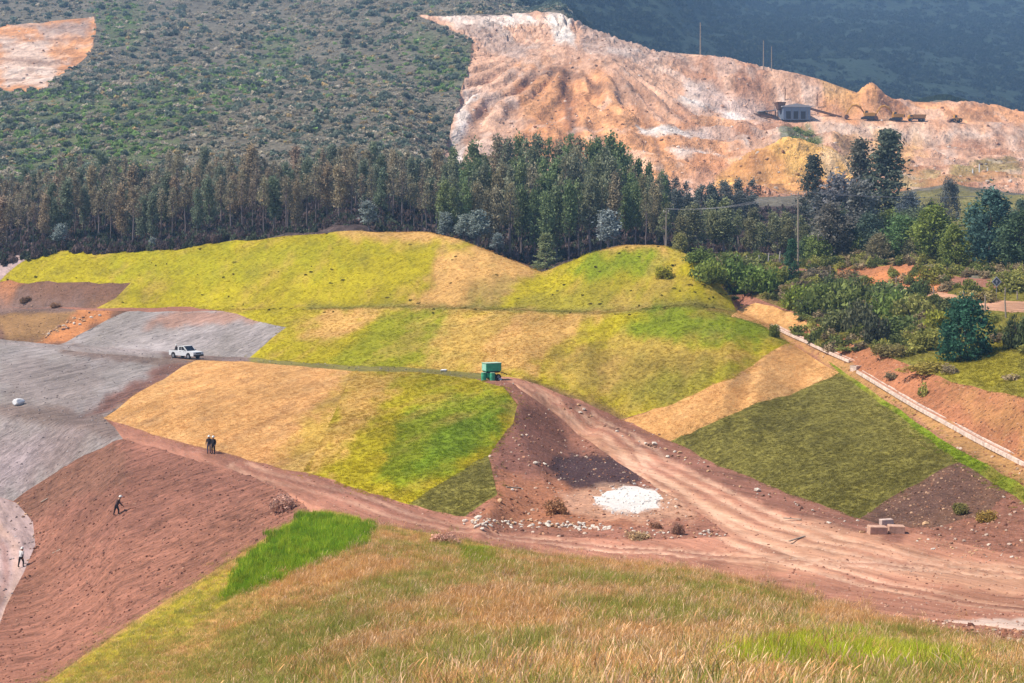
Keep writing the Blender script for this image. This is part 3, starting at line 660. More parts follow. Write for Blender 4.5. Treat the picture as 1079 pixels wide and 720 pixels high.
# ------------------------------------------------------------------ tags, scatter
def tag(o, label=None, cat=None, group=None, kind=None):
    if label: o['label'] = label
    if cat: o['category'] = cat
    if group: o['group'] = group
    if kind: o['kind'] = kind
    return o
def empty(name, loc, rz=0.0, sc=1.0):
    o = bpy.data.objects.new(name, None); o.empty_display_size = 0.3
    o.location = loc; o.rotation_euler = (0, 0, rz); o.scale = (sc, sc, sc) if not isinstance(sc, tuple) else sc
    return link(o)
def obj(name, me, parent=None, loc=None):
    o = bpy.data.objects.new(name, me)
    if loc is not None: o.location = loc
    return link(o, parent)
def scatter_group(coll):
    g = bpy.data.node_groups.new('scatter', 'GeometryNodeTree')
    g.interface.new_socket('Geometry', in_out='INPUT', socket_type='NodeSocketGeometry')
    g.interface.new_socket('Geometry', in_out='OUTPUT', socket_type='NodeSocketGeometry')
    gi = g.nodes.new('NodeGroupInput'); go = g.nodes.new('NodeGroupOutput')
    ip = g.nodes.new('GeometryNodeInstanceOnPoints'); ci = g.nodes.new('GeometryNodeCollectionInfo')
    ci.inputs['Collection'].default_value = coll; ci.inputs['Separate Children'].default_value = True; ci.inputs['Reset Children'].default_value = True
    def na(n, t):
        a = g.nodes.new('GeometryNodeInputNamedAttribute'); a.data_type = t; a.inputs['Name'].default_value = n; return a.outputs['Attribute']
    er = g.nodes.new('FunctionNodeEulerToRotation')
    L = g.links
    L.new(gi.outputs[0], ip.inputs['Points']); L.new(ci.outputs[0], ip.inputs['Instance']); ip.inputs['Pick Instance'].default_value = True
    L.new(na('idx', 'INT'), ip.inputs['Instance Index']); L.new(na('rot', 'FLOAT_VECTOR'), er.inputs[0]); L.new(er.outputs[0], ip.inputs['Rotation'])
    L.new(na('scl', 'FLOAT_VECTOR'), ip.inputs['Scale']); L.new(ip.outputs[0], go.inputs[0])
    return g
SCN = 0
def scatter(name, P, scl, rot, tint, meshes, mat, label=None, idx=None):
    """one object of uncountable stuff: meshes spread over points"""
    global SCN
    SCN += 1
    coll = bpy.data.collections.new('stock_%02d' % SCN)
    for k, me in enumerate(meshes):
        o = bpy.data.objects.new('stock_%02d_%02d' % (SCN, k), me); coll.objects.link(o)
    n = len(P)
    me = bpy.data.meshes.new(name); me.vertices.add(n); me.vertices.foreach_set('co', np.asarray(P, np.float32).ravel())
    scl = np.asarray(scl, np.float32)
    if scl.ndim == 1: scl = np.repeat(scl[:, None], 3, 1)
    a = me.attributes.new('scl', 'FLOAT_VECTOR', 'POINT'); a.data.foreach_set('vector', scl.ravel())
    a = me.attributes.new('rot', 'FLOAT_VECTOR', 'POINT'); a.data.foreach_set('vector', np.asarray(rot, np.float32).ravel())
    if idx is None: idx = RG.integers(0, len(meshes), n)
    a = me.attributes.new('idx', 'INT', 'POINT'); a.data.foreach_set('value', idx.astype(np.int32))
    a = me.attributes.new('tint', 'FLOAT_COLOR', 'POINT'); a.data.foreach_set('color', np.concatenate([tint, np.ones((n, 1))], 1).astype(np.float32).ravel())
    me.materials.append(mat)
    o = obj(name, me); md = o.modifiers.new('spread', 'NODES'); md.node_group = scatter_group(coll)
    tag(o, label, None, None, 'stuff')
    if label: o['category'] = label.split()[-1] if False else name.replace('_', ' ').split()[-1]
    return o
def leaf_mat(name, source, rough=0.75, trans=0.25, col=None):
    """foliage: tint from the plant, light and dark leaves from the mesh's own 'shade'"""
    m, nt, b = new_mat(name); L = nt.links
    b.inputs['Roughness'].default_value = rough; b.inputs['Specular IOR Level'].default_value = 0.2
    if source == 'instancer':
        a = N(nt, 'ShaderNodeAttribute', attribute_name='tint', attribute_type='INSTANCER'); c = a.outputs['Color']
    elif source == 'object':
        oi = N(nt, 'ShaderNodeObjectInfo'); c = oi.outputs['Color']
    else:
        rg = N(nt, 'ShaderNodeRGB'); rg.outputs[0].default_value = (*[float(q) for q in col], 1); c = rg.outputs[0]
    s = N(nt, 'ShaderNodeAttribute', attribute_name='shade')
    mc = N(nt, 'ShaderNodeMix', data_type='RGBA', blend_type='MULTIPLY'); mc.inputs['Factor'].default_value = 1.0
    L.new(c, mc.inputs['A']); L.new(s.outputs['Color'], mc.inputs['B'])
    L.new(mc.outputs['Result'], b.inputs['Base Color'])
    if trans > 0:
        tr = N(nt, 'ShaderNodeBsdfTranslucent'); L.new(mc.outputs['Result'], tr.inputs['Color'])
        mx = N(nt, 'ShaderNodeMixShader'); mx.inputs[0].default_value = trans
        L.new(b.outputs[0], mx.inputs[1]); L.new(tr.outputs[0], mx.inputs[2])
        L.new(mx.outputs[0], nt.nodes['Material Output'].inputs[0])
    return m
def add_shade(me, shade):
    ca = me.color_attributes.new('shade', 'FLOAT_COLOR', 'POINT')
    if shade.ndim == 1: shade = np.repeat(shade[:, None], 3, 1)
    ca.data.foreach_set('color', np.concatenate([shade, np.ones((len(shade), 1))], 1).astype(np.float32).ravel())
def leaves(Cn, size, rg, up=0.3, aspect=1.7, droop=None):
    """diamond leaves round the points Cn -> verts, quads"""
    n = len(Cn)
    a = rg.normal(0, 1, (n, 3)); 
    if droop is not None: a = a * np.array([0.5, 0.5, 0.5]) + np.array([0, 0, droop])
    a /= np.linalg.norm(a, axis=1)[:, None]
    b = rg.normal(0, 1, (n, 3)); b[:, 2] += 0; b -= a * (a * b).sum(1)[:, None]; b /= np.linalg.norm(b, axis=1)[:, None] + 1e-9
    s = size * rg.uniform(0.6, 1.4, n)[:, None]
    l = a * s * aspect * 0.5; w = b * s * 0.5
    V = np.stack([Cn - l, Cn + w - l * 0.1, Cn + l, Cn - w + l * 0.1], 1).reshape(-1, 3)
    return V, np.arange(4 * n).reshape(n, 4)
def tube(path, radii, seg=6):
    """tapered tube along a path -> verts, quads (list)"""
    V = []; F = []
    path = [Vector(p) for p in path]
    for i, (p, r) in enumerate(zip(path, radii)):
        t = (path[min(i + 1, len(path) - 1)] - path[max(i - 1, 0)]).normalized()
        x = t.orthogonal().normalized(); y = t.cross(x)
        for k in range(seg):
            a = 2 * math.pi * k / seg; V.append(p + (x * math.cos(a) + y * math.sin(a)) * r)
    for i in range(len(path) - 1):
        for k in range(seg):
            F.append((i * seg + k, i * seg + (k + 1) % seg, (i + 1) * seg + (k + 1) % seg, (i + 1) * seg + k))
    F.append(tuple(range(seg))[::-1]); F.append(tuple((len(path) - 1) * seg + k for k in range(seg)))
    return V, F
def merge(parts):
    V = []; F = []
    for v, f in parts:
        o = len(V); V += list(v); F += [tuple(i + o for i in q) for q in f]
    return V, F
BARK = simple_mat('bark_pale', alb(150,132,128), 0.9, 0.35, 1.5, bump=0.03)
BARKD = simple_mat('bark_dark', alb(92,78,74), 0.9, 0.35, 1.5, bump=0.03)
LEAF = leaf_mat('foliage', 'object', trans=0.35)
LEAFI = leaf_mat('foliage_spread', 'instancer', trans=0.35)

def tree_mesh(kind, seed):
    """unit-height tree: (trunk mesh, crown mesh)"""
    rg = np.random.default_rng(seed); r = random.Random(seed)
    bend = [(0, 0, 0)]
    for k in range(1, 6):
        bend.append((bend[-1][0] + r.gauss(0, 0.006), bend[-1][1] + r.gauss(0, 0.006), k / 5 * 0.94))
    tv = [tube(bend, [0.016 * (1 - 0.8 * k / 5) for k in range(6)], 6)]
    Cn = []; Sh = []
    def at(h):
        k = min(4, int(h / 0.94 * 5)); t = h / 0.94 * 5 - k; a, b = bend[k], bend[k + 1]
        return np.array([a[0] + (b[0] - a[0]) * t, a[1] + (b[1] - a[1]) * t, h])
    if kind == 'euc':
        base = r.uniform(0.22, 0.42); ncl = 46; wid = r.uniform(0.10, 0.14)
    elif kind == 'bare':
        base = r.uniform(0.45, 0.6); ncl = 26; wid = r.uniform(0.08, 0.12)
    elif kind == 'broad':
        base = r.uniform(0.12, 0.2); ncl = 60; wid = r.uniform(0.24, 0.32)
    elif kind == 'shrub':
        base = 0.02; ncl = 110; wid = r.uniform(0.40, 0.44)
    else:
        base = 0.05; ncl = 150; wid = r.uniform(0.17, 0.22)
    for c in range(ncl):
        t = (c + r.random()) / ncl; h = base + (0.99 - base) * t
        if kind == 'cone': rad = wid * (1.02 - t) ** 0.85 + 0.012
        elif kind == 'shrub': rad = wid * math.sin(math.pi * min(0.97, 0.28 + 0.7 * t)) ** 0.6
        elif kind == 'broad': rad = wid * math.sin(math.pi * min(0.97, 0.15 + 0.85 * t)) ** 0.7
        else: rad = wid * (math.sin(math.pi * min(0.96, 0.12 + 0.86 * t)) ** 0.6) * (1.1 - 0.45 * t)
        an = r.uniform(0, 2 * math.pi); rr = rad * math.sqrt(r.uniform(0.2, 1)) * r.uniform(0.8, 1.2)
        o = at(min(h, 0.93)); p = np.array([o[0] + math.cos(an) * rr, o[1] + math.sin(an) * rr, h])
        if kind == 'cone': p[2] -= rr * 0.25
        h0 = max(base * 0.7, h - rr * (1.0 if kind != 'cone' else -0.1)); q = at(min(h0, 0.92))
        tv.append(tube([q, (q + p) / 2 + np.array([0, 0, 0.005]), p], [0.0045, 0.003, 0.0012], 3))
        cs = {'euc': 0.05, 'bare': 0.036, 'broad': 0.075, 'cone': 0.045, 'shrub': 0.085}[kind] * r.uniform(0.7, 1.35)
        m = {'euc': 44, 'bare': 26, 'broad': 64, 'cone': 34, 'shrub': 44}[kind]
        g = rg.normal(0, 1, (m, 3)) * cs * np.array([0.62, 0.62, 0.75 if kind != 'cone' else 0.35])
        Cn.append(p + g); Sh.append(np.full(m, r.uniform(0.75, 1.35)) * rg.uniform(0.8, 1.2, m))
    Cn = np.concatenate(Cn); Sh = np.concatenate(Sh)
    V, F = leaves(Cn, {'euc': 0.021, 'bare': 0.019, 'broad': 0.026, 'cone': 0.018, 'shrub': 0.035}[kind], rg, droop=-0.6 if kind in ('euc', 'bare') else None)
    tm = mesh_from('trunk', *merge(tv), BARK if kind in ('euc', 'bare') else BARKD)
    cm = mesh_from('crown', V, F, LEAF); add_shade(cm, np.repeat(Sh, 4))
    return tm, cm
def bush_mesh(seed, n=700, leaf=0.07, flat=0.75, mat=None, lobes=9):
    """unit bush (radius about 1, height about 1.5 * flat): lobed clump of leaves over a dark woody core"""
    rg = np.random.default_rng(seed)
    Lc = rg.normal(0, 1, (lobes, 3)); Lc[:, 2] = np.abs(Lc[:, 2]) * 0.8 + 0.15
    Lc /= np.linalg.norm(Lc, axis=1)[:, None]; Lc *= rg.uniform(0.35, 0.72, (lobes, 1)); Lr = rg.uniform(0.28, 0.5, lobes); Lsh = rg.uniform(0.65, 1.4, lobes)
    k = rg.integers(0, lobes, n); d = rg.normal(0, 1, (n, 3)); d /= np.linalg.norm(d, axis=1)[:, None]
    P = Lc[k] + d * (Lr[k] * rg.uniform(0.55, 1.08, n))[:, None]
    P[:, 2] = np.maximum(P[:, 2], rg.uniform(-0.1, 0.12, n)) * flat * 1.2
    V, F = leaves(P, leaf, rg)
    me = mesh_from('foliage', V, F, mat or LEAF); add_shade(me, np.repeat(Lsh[k] * rg.uniform(0.75, 1.25, n), 4))
    return me
def stem_mesh(seed, n=6):
    r = random.Random(seed); tv = []
    for k in range(n):
        a = r.uniform(0, 6.28); e = r.uniform(0.3, 0.6)
        p = Vector((math.cos(a) * e, math.sin(a) * e, r.uniform(0.4, 0.8)))
        tv.append(tube([(0, 0, -0.1), p * 0.5 + Vector((0, 0, 0.08)), p], [0.045, 0.03, 0.01], 4))
    return mesh_from('stem', *merge(tv), BARKD)

# ------------------------------------------------------------------ the wood behind the slopes
TREES = {k: [tree_mesh(k, 100 + 17 * j + len(k)) for j in range(n)] for k, n in (('euc', 6), ('bare', 5), ('broad', 5), ('cone', 3), ('shrub', 2))}
def tree(name, kind, x, y, h, wid, col, label, group, v=None, z=None):
    tm, cm = TREES[kind][v if v is not None else rnd.randrange(len(TREES[kind]))]
    zz = float(hxy(x, y)) if z is None else z
    e = empty(name, (x, y, zz - 0.15), rnd.uniform(0, 6.28), (h * wid, h * wid, h))
    tag(e, label, 'tree', group)
    t = obj('trunk', tm, e); c = obj('crown', cm, e); c.color = (*[float(q) for q in col], 1)
    return e
def tcol(*c, j=0.12):
    k = 1 + rnd.uniform(-j, j); return [v * k * (1 + rnd.uniform(-0.05, 0.05)) for v in alb(*c, k=1.65)]
gL, gM, gR = 'thin brown trees of the wood on the left', 'tall green trees of the wood below the spoil fan', 'short trees of the row below the quarry'
for row, d in enumerate((279, 291, 304, 319)):
    px = -70 + rnd.uniform(0, 8)
    while px < 465:
        dd = d + rnd.uniform(-5, 5); h = rnd.uniform(9.8, 13.2) * (0.92 + 0.04 * row) * (1.0 if px > 60 else 0.9)
        br = rnd.random()
        kind = 'bare' if br < 0.6 else 'euc'
        col = tcol(116, 106, 86) if br < 0.6 else (tcol(92, 98, 78) if br < 0.85 else tcol(128, 112, 90))
        tree('eucalyptus_tree', kind, (px - CX) / FPX * dd, dd, h, rnd.uniform(0.85, 1.15), col, 'thin eucalyptus tree with brown-grey crown in the wood behind the left turf slope', gL)
        px += rnd.uniform(9.5, 14)
for row, d in enumerate((266, 280, 294, 312)):
    px = 462 + rnd.uniform(0, 8)
    while px < 700:
        dd = d + rnd.uniform(-4, 4)
        env = np.interp(px, [460, 500, 560, 600, 640, 665, 700], [13, 15.5, 18.5, 19.5, 18, 15, 11.5])
        h = env * rnd.uniform(0.82, 1.06) * (0.86 + 0.045 * row)
        col = rnd.choice((tcol(94, 104, 68), tcol(90, 100, 66), tcol(100, 102, 80), tcol(114, 106, 82)))
        tree('eucalyptus_tree', 'euc' if rnd.random() < 0.75 else 'bare', (px - CX) / FPX * dd, dd, h, rnd.uniform(0.75, 1.05), col, 'tall dark green eucalyptus tree in the wood below the spoil fan', gM)
        px += rnd.uniform(9.5, 14)
for row, (d, h0) in enumerate(((262, 8.2), (272, 8.8), (300, 8.6), (318, 9.4))):
    px = 700 + rnd.uniform(0, 10)
    while px < (870 if row < 2 else 800):
        dd = d + rnd.uniform(-3, 3); h = h0 * rnd.uniform(0.75, 1.15)
        col = tcol(100, 100, 72) if row < 2 else tcol(82, 86, 80)
        tree('eucalyptus_tree', 'euc' if rnd.random() < 0.8 else 'bare', (px - CX) / FPX * dd, dd, h, rnd.uniform(1.3, 1.7), col, 'short olive eucalyptus tree in the row right of the wood, below the quarry', gR)
        px += rnd.uniform(11, 18)
def one(name, kind, px, top, base, d, wid, col, label, v=None, group=None):
    """a tree that stands out: column, top and foot rows, distance"""
    x = (px - CX) / FPX * d; z = float(hxy(x, d)); h = (YH - top) / FPX * d - z
    return tree(name, kind, x, d, max(h, 2.0), wid, col, label, group, v)
one('pine_tree', 'cone', 933, 136, 260, 290, 1.5, tcol(74, 80, 66), 'tallest dark conifer, pointed top standing against the quarry', 0)
one('pine_tree', 'cone', 906, 146, 260, 296, 1.15, tcol(92, 88, 78), 'greyish narrow conifer just left of the tallest one', 1)
one('pine_tree', 'cone', 857, 163, 255, 300, 1.2, tcol(72, 74, 66), 'dark narrow conifer in front of the golden spoil mound', 2)
one('eucalyptus_tree', 'euc', 884, 185, 268, 262, 1.9, tcol(100, 100, 102), 'silvery grey eucalyptus left of the tall conifers, behind the orange cut', 1)
one('eucalyptus_tree', 'euc', 905, 192, 268, 258, 1.9, tcol(92, 90, 86), 'dark grey eucalyptus below the tallest conifer', 2)
one('eucalyptus_tree', 'euc', 868, 205, 268, 264, 1.8, tcol(84, 86, 84), 'dull olive eucalyptus right of the crossarm pole', 3)
one('broad_tree', 'broad', 958, 205, 262, 282, 1.2, tcol(78, 84, 86), 'round grey-green tree right of the tallest conifer')
one('broad_tree', 'broad', 1000, 190, 262, 300, 0.8, tcol(84, 84, 80), 'thin dull tree below the olive patch of the quarry floor')
one('broad_tree', 'broad', 950, 228, 275, 238, 1.7, tcol(78, 94, 58), 'dense green tree above the orange cut bank')
one('broad_tree', 'broad', 985, 218, 285, 230, 1.5, tcol(100, 110, 52), 'yellow-green tree above the orange cut bank, beside the dark one')
one('broad_tree', 'broad', 1006, 238, 295, 216, 1.3, tcol(104, 114, 52), 'bright yellow-green bushy tree nearest the road sign')
one('broad_tree', 'broad', 1043, 202, 290, 212, 1.25, tcol(56, 78, 70), 'big dark blue-green tree behind the road sign')
one('broad_tree', 'broad', 1076, 224, 300, 206, 1.5, tcol(66, 84, 60), 'dark green tree at the right edge of the picture, behind the road')
one('broad_tree', 'broad', 1030, 215, 290, 232, 1.3, tcol(96, 108, 62), 'olive tree behind the big dark blue-green one')
for k in range(44):
    d_ = rnd.uniform(243, 330); px_ = rnd.uniform(862, 1150)
    one('broad_tree', 'broad', px_, rnd.uniform(208, 232) - (330 - d_) * 0.06, 270, d_, rnd.uniform(0.9, 1.6), rnd.choice((tcol(80, 88, 66), tcol(104, 110, 60), tcol(90, 88, 78), tcol(70, 84, 70))), 'one of the mixed dull green trees filling the wood right of the tall conifers', None, 'mixed trees on the right behind the gravel road')
for k in range(20):
    d_ = rnd.uniform(234, 250); px_ = 850 + k * 13 + rnd.uniform(-5, 5)
    if px_ > 990: d_ -= (px_ - 990) * 0.22
    one('tall_shrub', 'shrub', px_, rnd.uniform(246, 262), 270, d_, rnd.uniform(0.9, 1.4), rnd.choice((tcol(84, 98, 54), tcol(104, 112, 60), tcol(72, 86, 56), tcol(100, 96, 72))), 'tall shrub in the row along the top of the orange cut and gravel road', None, 'tall shrubs along the top of the orange cut')['category'] = 'shrub'
one('broad_tree', 'broad', 920, 240, 280, 246, 1.6, tcol(92, 98, 66), 'low olive tree over the left end of the orange cut')
one('cypress_tree', 'cone', 834, 251, 297, 222, 1.2, tcol(62, 92, 66), 'small dark green cypress standing beside the crossarm pole', 1)
one('young_tree', 'cone', 576, 245, 287, 243, 1.7, tcol(104, 112, 78), 'pale olive young tree in the dip between the two turf humps', 2)
one('young_tree', 'broad', 716, 246, 275, 236, 1.5, tcol(128, 124, 74), 'pale yellowish small tree behind the right turf hump')
for px, top, d, lab in ((389, 212, 263, 'silver-blue young eucalyptus behind the crest of the left turf slope'), (503, 222, 256, 'pointed silver-blue young eucalyptus at the edge of the tall wood'), (488, 226, 258, 'paler silver-green sapling left of the pointed silver one'),
                        (524, 246, 252, 'small silver sapling low at the edge of the tall wood'), (62, 236, 272, 'silver-grey sapling in front of the left end of the wood'), (160, 250, 270, 'low silvery sapling at the foot of the wood, above the yellow turf'), (640, 222, 245, 'silvery sapling behind the right turf hump'), (470, 224, 262, 'grey-green sapling right of the silver-blue one on the crest')):
    one('silver_sapling', 'euc', px, top, 265, d, 2.4, tcol(112, 120, 114), lab)
ORD = lambda k: '%d%s' % (k, 'th' if 10 < k % 100 < 14 else {1: 'st', 2: 'nd', 3: 'rd'}.get(k % 10, 'th'))
for grp, txt in ((gL, '%s %s tree in the wood behind the left turf slope, %s from left'), (gM, '%s %s tree in the wood below the spoil fan, %s from left'), (gR, '%s %s tree in the low row below the quarry, %s from left'),
                 ('mixed trees on the right behind the gravel road', '%s %s broad tree in the wood behind the gravel road, %s from left'), ('tall shrubs along the top of the orange cut', '%s %s shrub along the top of the orange cut, %s from left')):
    mem = sorted([o for o in COL.objects if o.get('group') == grp], key=lambda o: o.location.x / o.location.y)
    hs2 = sorted(o.scale.z for o in mem)
    for k, o in enumerate(mem):
        c = [q for q in o.children if q.name.startswith('crown')][0].color; br_ = c[0] / c[1]
        o['label'] = txt % ('tall' if o.scale.z > hs2[len(hs2) * 2 // 3] else ('short' if o.scale.z < hs2[len(hs2) // 3] else 'medium'), 'brown-grey' if br_ > 1.08 else ('dull olive' if br_ > 0.88 else 'green'), ORD(k + 1))
print('trees', round(time.time() - T0, 1))

# ------------------------------------------------------------------ scrub, far forest
BUSH = [bush_mesh(k, 150, 0.24, 0.7, LEAFI, 7) for k in range(6)]
def mixcols(keys, w):
    w = w / w.sum(1)[:, None]; return w @ np.array(keys)
def scrub():
    n = 44000
    px = RG.uniform(-100, 600, n); v = RG.uniform(math.log(325), math.log(1120), n)
    d = np.exp(v); ok = np.ones(n, bool)
    for nm, k, p in OUTL:
        if nm in ('quarry_face', 'quarry_scar'): ok &= ~inside(p, px, v * KV)
        if nm == 'hillside': ok &= inside(p, px, v * KV)
    px, d = px[ok], d[ok]; n = len(px)
    x = (px - CX) / FPX * d; z = hxy(x, d)
    g = fbm(px / 60, np.log(d) * 8, 71, 3); g2 = vnoise(px / 9, np.log(d) * 60, 73)
    row = YH - z / d * FPX
    gm = np.zeros(n)
    for pg in ([(-100,100),(110,92),(200,72),(260,58),(300,22),(335,36),(255,108),(185,150),(165,200),(-100,200)], [(100,2),(150,5),(152,50),(112,46)], [(425,25),(505,38),(495,105),(440,95)], [(330,60),(400,50),(420,80),(350,95)]):
        ol = outline(pg); vx, vy = px, np.log(d) * KV
        sd_ = edge_dist(ol, vx, vy) * np.where(inside(ol, vx, vy), 1, -1) + (g - 0.5) * 70
        gm = np.maximum(gm, smooth(-14, 14, sd_))
    isg = RG.random((n, 1)) < (0.06 + 0.62 * gm)[:, None]
    base = np.where(isg, alb(88, 104, 60, k=0.75), alb(116, 108, 92, k=0.75))
    dark = RG.random((n, 1)); base = np.where(dark < 0.2, alb(76, 82, 70, k=0.7), base); base = np.where((dark > 0.93), alb(136, 126, 112, k=0.7), base)
    base = np.where((dark > 0.80) & (dark < 0.84), alb(130, 112, 78, k=0.7), base)
    s = (0.4 + 1.5 * RG.random(n) ** 3.0) * np.where(dark[:, 0] < 0.16, 1.6, 1.0) * (d / 500) ** 0.5
    scatter('hillside_scrub', np.stack([x, d, z - 0.1], 1), s, np.stack([np.zeros(n), np.zeros(n), RG.uniform(0, 6.28, n)], 1), base * RG.uniform(2.1, 3.9, (n, 1)), BUSH, LEAFI, 'grey and green low scrub covering the hillside above the wood')
scrub()
def far_forest():
    n = 9000
    px = RG.uniform(540, 1190, n); v = RG.uniform(math.log(900), math.log(2500), n); d = np.exp(v)
    x = (px - CX) / FPX * d; z = hxy(x, d)
    ok = inside([p for nm, k, p in OUTL if nm == 'far_mountain'][0], px, v * KV); px, d, x, z = px[ok], d[ok], x[ok], z[ok]; n = len(px)
    c = np.where(RG.random((n, 1)) < 0.5, alb(54, 70, 50), alb(70, 82, 58)) * RG.uniform(0.5, 1.2, (n, 1)) * 0.7
    scatter('far_forest', np.stack([x, d, z - 1], 1), RG.uniform(4, 8, n) * (d / 1400) ** 0.5, np.stack([np.zeros(n), np.zeros(n), RG.uniform(0, 6.28, n)], 1), c, BUSH, LEAFI, 'dark forest covering the far mountain above the quarry')
far_forest()
def understory():
    n = 8200
    px = RG.uniform(-80, 880, n); d = np.where(RG.random(n) < 0.5, RG.uniform(266, 292, n), RG.uniform(270, 345, n)); x = (px - CX) / FPX * d
    z = hxy(x, d); c = np.where(RG.random((n, 1)) < 0.6, alb(100, 84, 80, k=1.0), alb(78, 84, 66, k=1.0)) * RG.uniform(0.6, 1.5, (n, 1))
    scatter('understory_scrub', np.stack([x, d, z - 0.1], 1), np.stack([RG.uniform(0.6, 1.3, n)] * 2 + [RG.uniform(0.7, 2.6, n)], 1), np.stack([np.zeros(n), np.zeros(n), RG.uniform(0, 6.28, n)], 1), c, BUSH, LEAFI, 'brown and dull green undergrowth on the floor of the wood')
understory()

# ------------------------------------------------------------------ haze
top = 620.0
hz = bpy.data.materials.new('haze_air'); hz.use_nodes = True; hz.node_tree.nodes.clear()
ho = hz.node_tree.nodes.new('ShaderNodeOutputMaterial'); hv = hz.node_tree.nodes.new('ShaderNodeVolumePrincipled')
hv.inputs['Color'].default_value = (0.36, 0.62, 1.0, 1); hv.inputs['Density'].default_value = 0.00022; hv.inputs['Anisotropy'].default_value = 0.0
hz.node_tree.links.new(hv.outputs[0], ho.inputs['Volume'])
# ------------------------------------------------------------------ bushes that stand out
BIG = [bush_mesh(200 + k, 1500, 0.085, 0.8, LEAF, 14) for k in range(5)]
TALLB = [bush_mesh(230 + k, 1900, 0.075, 1.0, LEAF, 18) for k in range(2)]
STEM = [stem_mesh(k) for k in range(3)]
def bush(px, py, w, h, col, label, name='bush', group=None, v=None, stock=None):
    g = ground(px, py); d = g.y; r = w / 2 / FPX * d; hh = h / FPX * d
    st = stock or BIG
    e = empty(name, g - Vector((0, 0, 0.05)), rnd.uniform(0, 6.28), (r / 0.92, r / 0.92, hh / 0.98))
    tag(e, label, 'bush', group)
    f = obj('foliage', st[rnd.randrange(len(st)) if v is None else v], e); f.color = (*tcol(col[0], col[1] * 0.92, col[2] * 0.92), 1)
    obj('stem', STEM[rnd.randrange(3)], e)
    return e
for a in [
 (748, 296, 44, 26, (96, 116, 50), 'leftmost green bush of the clump behind the right turf hump'),
 (772, 306, 62, 36, (80, 104, 46), 'largest dark green bush of the clump behind the right turf hump'),
 (800, 306, 48, 30, (88, 110, 50), 'middle green bush in the clump left of the cypress'),
 (820, 301, 30, 24, (110, 120, 56), 'pale green bush just left of the cypress'),
 (735, 276, 40, 16, (84, 104, 48), 'low dark bush on top of the clump behind the turf hump'),
 (699, 292, 22, 16, (120, 124, 40), 'small olive bush on the right flank of the turf hump'),
 (842, 322, 44, 26, (108, 126, 48), 'light green bush at the left end of the thicket above the drain'),
 (866, 328, 52, 36, (84, 104, 50), 'green bush in the thicket straight above the straw heap'),
 (892, 332, 56, 42, (86, 102, 54), 'tall green bush in the middle of the thicket above the red bank'),
 (912, 350, 46, 40, (80, 84, 60), 'dull grey-green bush at the front of the thicket'),
 (924, 362, 34, 34, (56, 66, 46), 'darkest bush hanging over the edge of the red bank'),
 (936, 336, 56, 40, (92, 108, 54), 'broad green bush behind the darkest one in the thicket'),
 (962, 340, 52, 34, (102, 112, 58), 'olive bush at the right end of the thicket'),
 (968, 312, 34, 20, (70, 88, 50), 'small dark bush in front of the orange cut bank'),
 (990, 346, 40, 26, (120, 128, 50), 'yellowish bush left of the dark blue-green one'),
 (940, 374, 52, 14, (112, 112, 66), 'low dry bush along the top of the red bank'),
 (975, 392, 60, 12, (124, 120, 56), 'flat olive bush along the top of the red bank, farther right'),
 (1072, 366, 32, 42, (70, 88, 52), 'dark green bush cut by the right edge of the picture'),
 (1046, 340, 20, 12, (110, 116, 52), 'tiny bush at the near edge of the gravel road'),
 (898, 296, 40, 14, (118, 108, 78), 'dry grey-brown bush left of the orange cut bank'),
 (1030, 318, 46, 16, (122, 118, 74), 'dry pale bush at the foot of the trees beside the road sign'),
 (862, 296, 40, 16, (110, 104, 84), 'dry greyish bush right of the cypress'),
 (816, 355, 15, 16, (84, 96, 36), 'small round shrub alone beside the upper end of the drain'),
 (585, 541, 28, 17, (146, 116, 84), 'dry brown bush in the rubble left of the white lime patch'),
 (714, 563, 15, 14, (128, 104, 86), 'dry brown bush in the rubble right of the white stones'),
 (672, 568, 30, 10, (134, 122, 92), 'low grey-green weed among the white stones'),
 (690, 557, 18, 10, (138, 110, 84), 'small dry bush just below the white lime patch'),
 (300, 536, 34, 17, (150, 130, 112), 'grey dry weed clump above the bright green knoll'),
 (470, 572, 34, 12, (168, 140, 118), 'pale dry weed clump at the edge of the meadow beside the road'),
 (1012, 540, 22, 12, (104, 108, 56), 'green weed at the right end of the grey dirt slope'),
 (1040, 548, 26, 14, (138, 124, 62), 'olive weed below the grass verge on the far right'),
 (880, 318, 50, 30, (74, 90, 50), 'dark bush at the back of the thicket, left of the orange cut'),
 (905, 316, 50, 26, (88, 100, 58), 'mid green bush at the back of the thicket below the orange cut'),
 (935, 318, 50, 24, (78, 94, 52), 'dark green bush at the back of the thicket beside the gravel road'),
 (852, 332, 40, 22, (74, 92, 46), 'dark low bush at the left front of the thicket'),
 (885, 348, 44, 26, (90, 98, 60), 'olive bush at the front edge of the thicket above the bank'),
 (948, 356, 54, 28, (84, 100, 52), 'wide green bush at the right front of the thicket'),
 (980, 366, 48, 22, (106, 114, 54), 'low yellowish bush between the thicket and the blue-green bush'),
 (1000, 330, 36, 20, (86, 100, 56), 'small green bush on the near side of the gravel road'),
 (760, 282, 50, 20, (92, 108, 54), 'low green bush at the top of the clump behind the hump'),
 (790, 286, 50, 18, (100, 108, 64), 'dull low bush behind the clump, under the pale posts'),
 (1066, 306, 50, 24, (104, 112, 56), 'olive bush beyond the gravel road at the right edge'),
 (985, 298, 40, 20, (110, 120, 50), 'yellow-green bush at the right end of the orange cut'),
 (27, 318, 16, 7, (104, 84, 60), 'low brown bush on the brown bank at the far left'),
 (58, 324, 14, 6, (110, 88, 62), 'low brown bush on the brown bank, right of the other'),
]: bush(*a)
one('bush', 'shrub', 1018, 316, 379, ground(1018, 379).y, 1.0, tcol(46, 80, 60), 'large dark blue-green bush standing alone in the right field', 0)['category'] = 'bush'
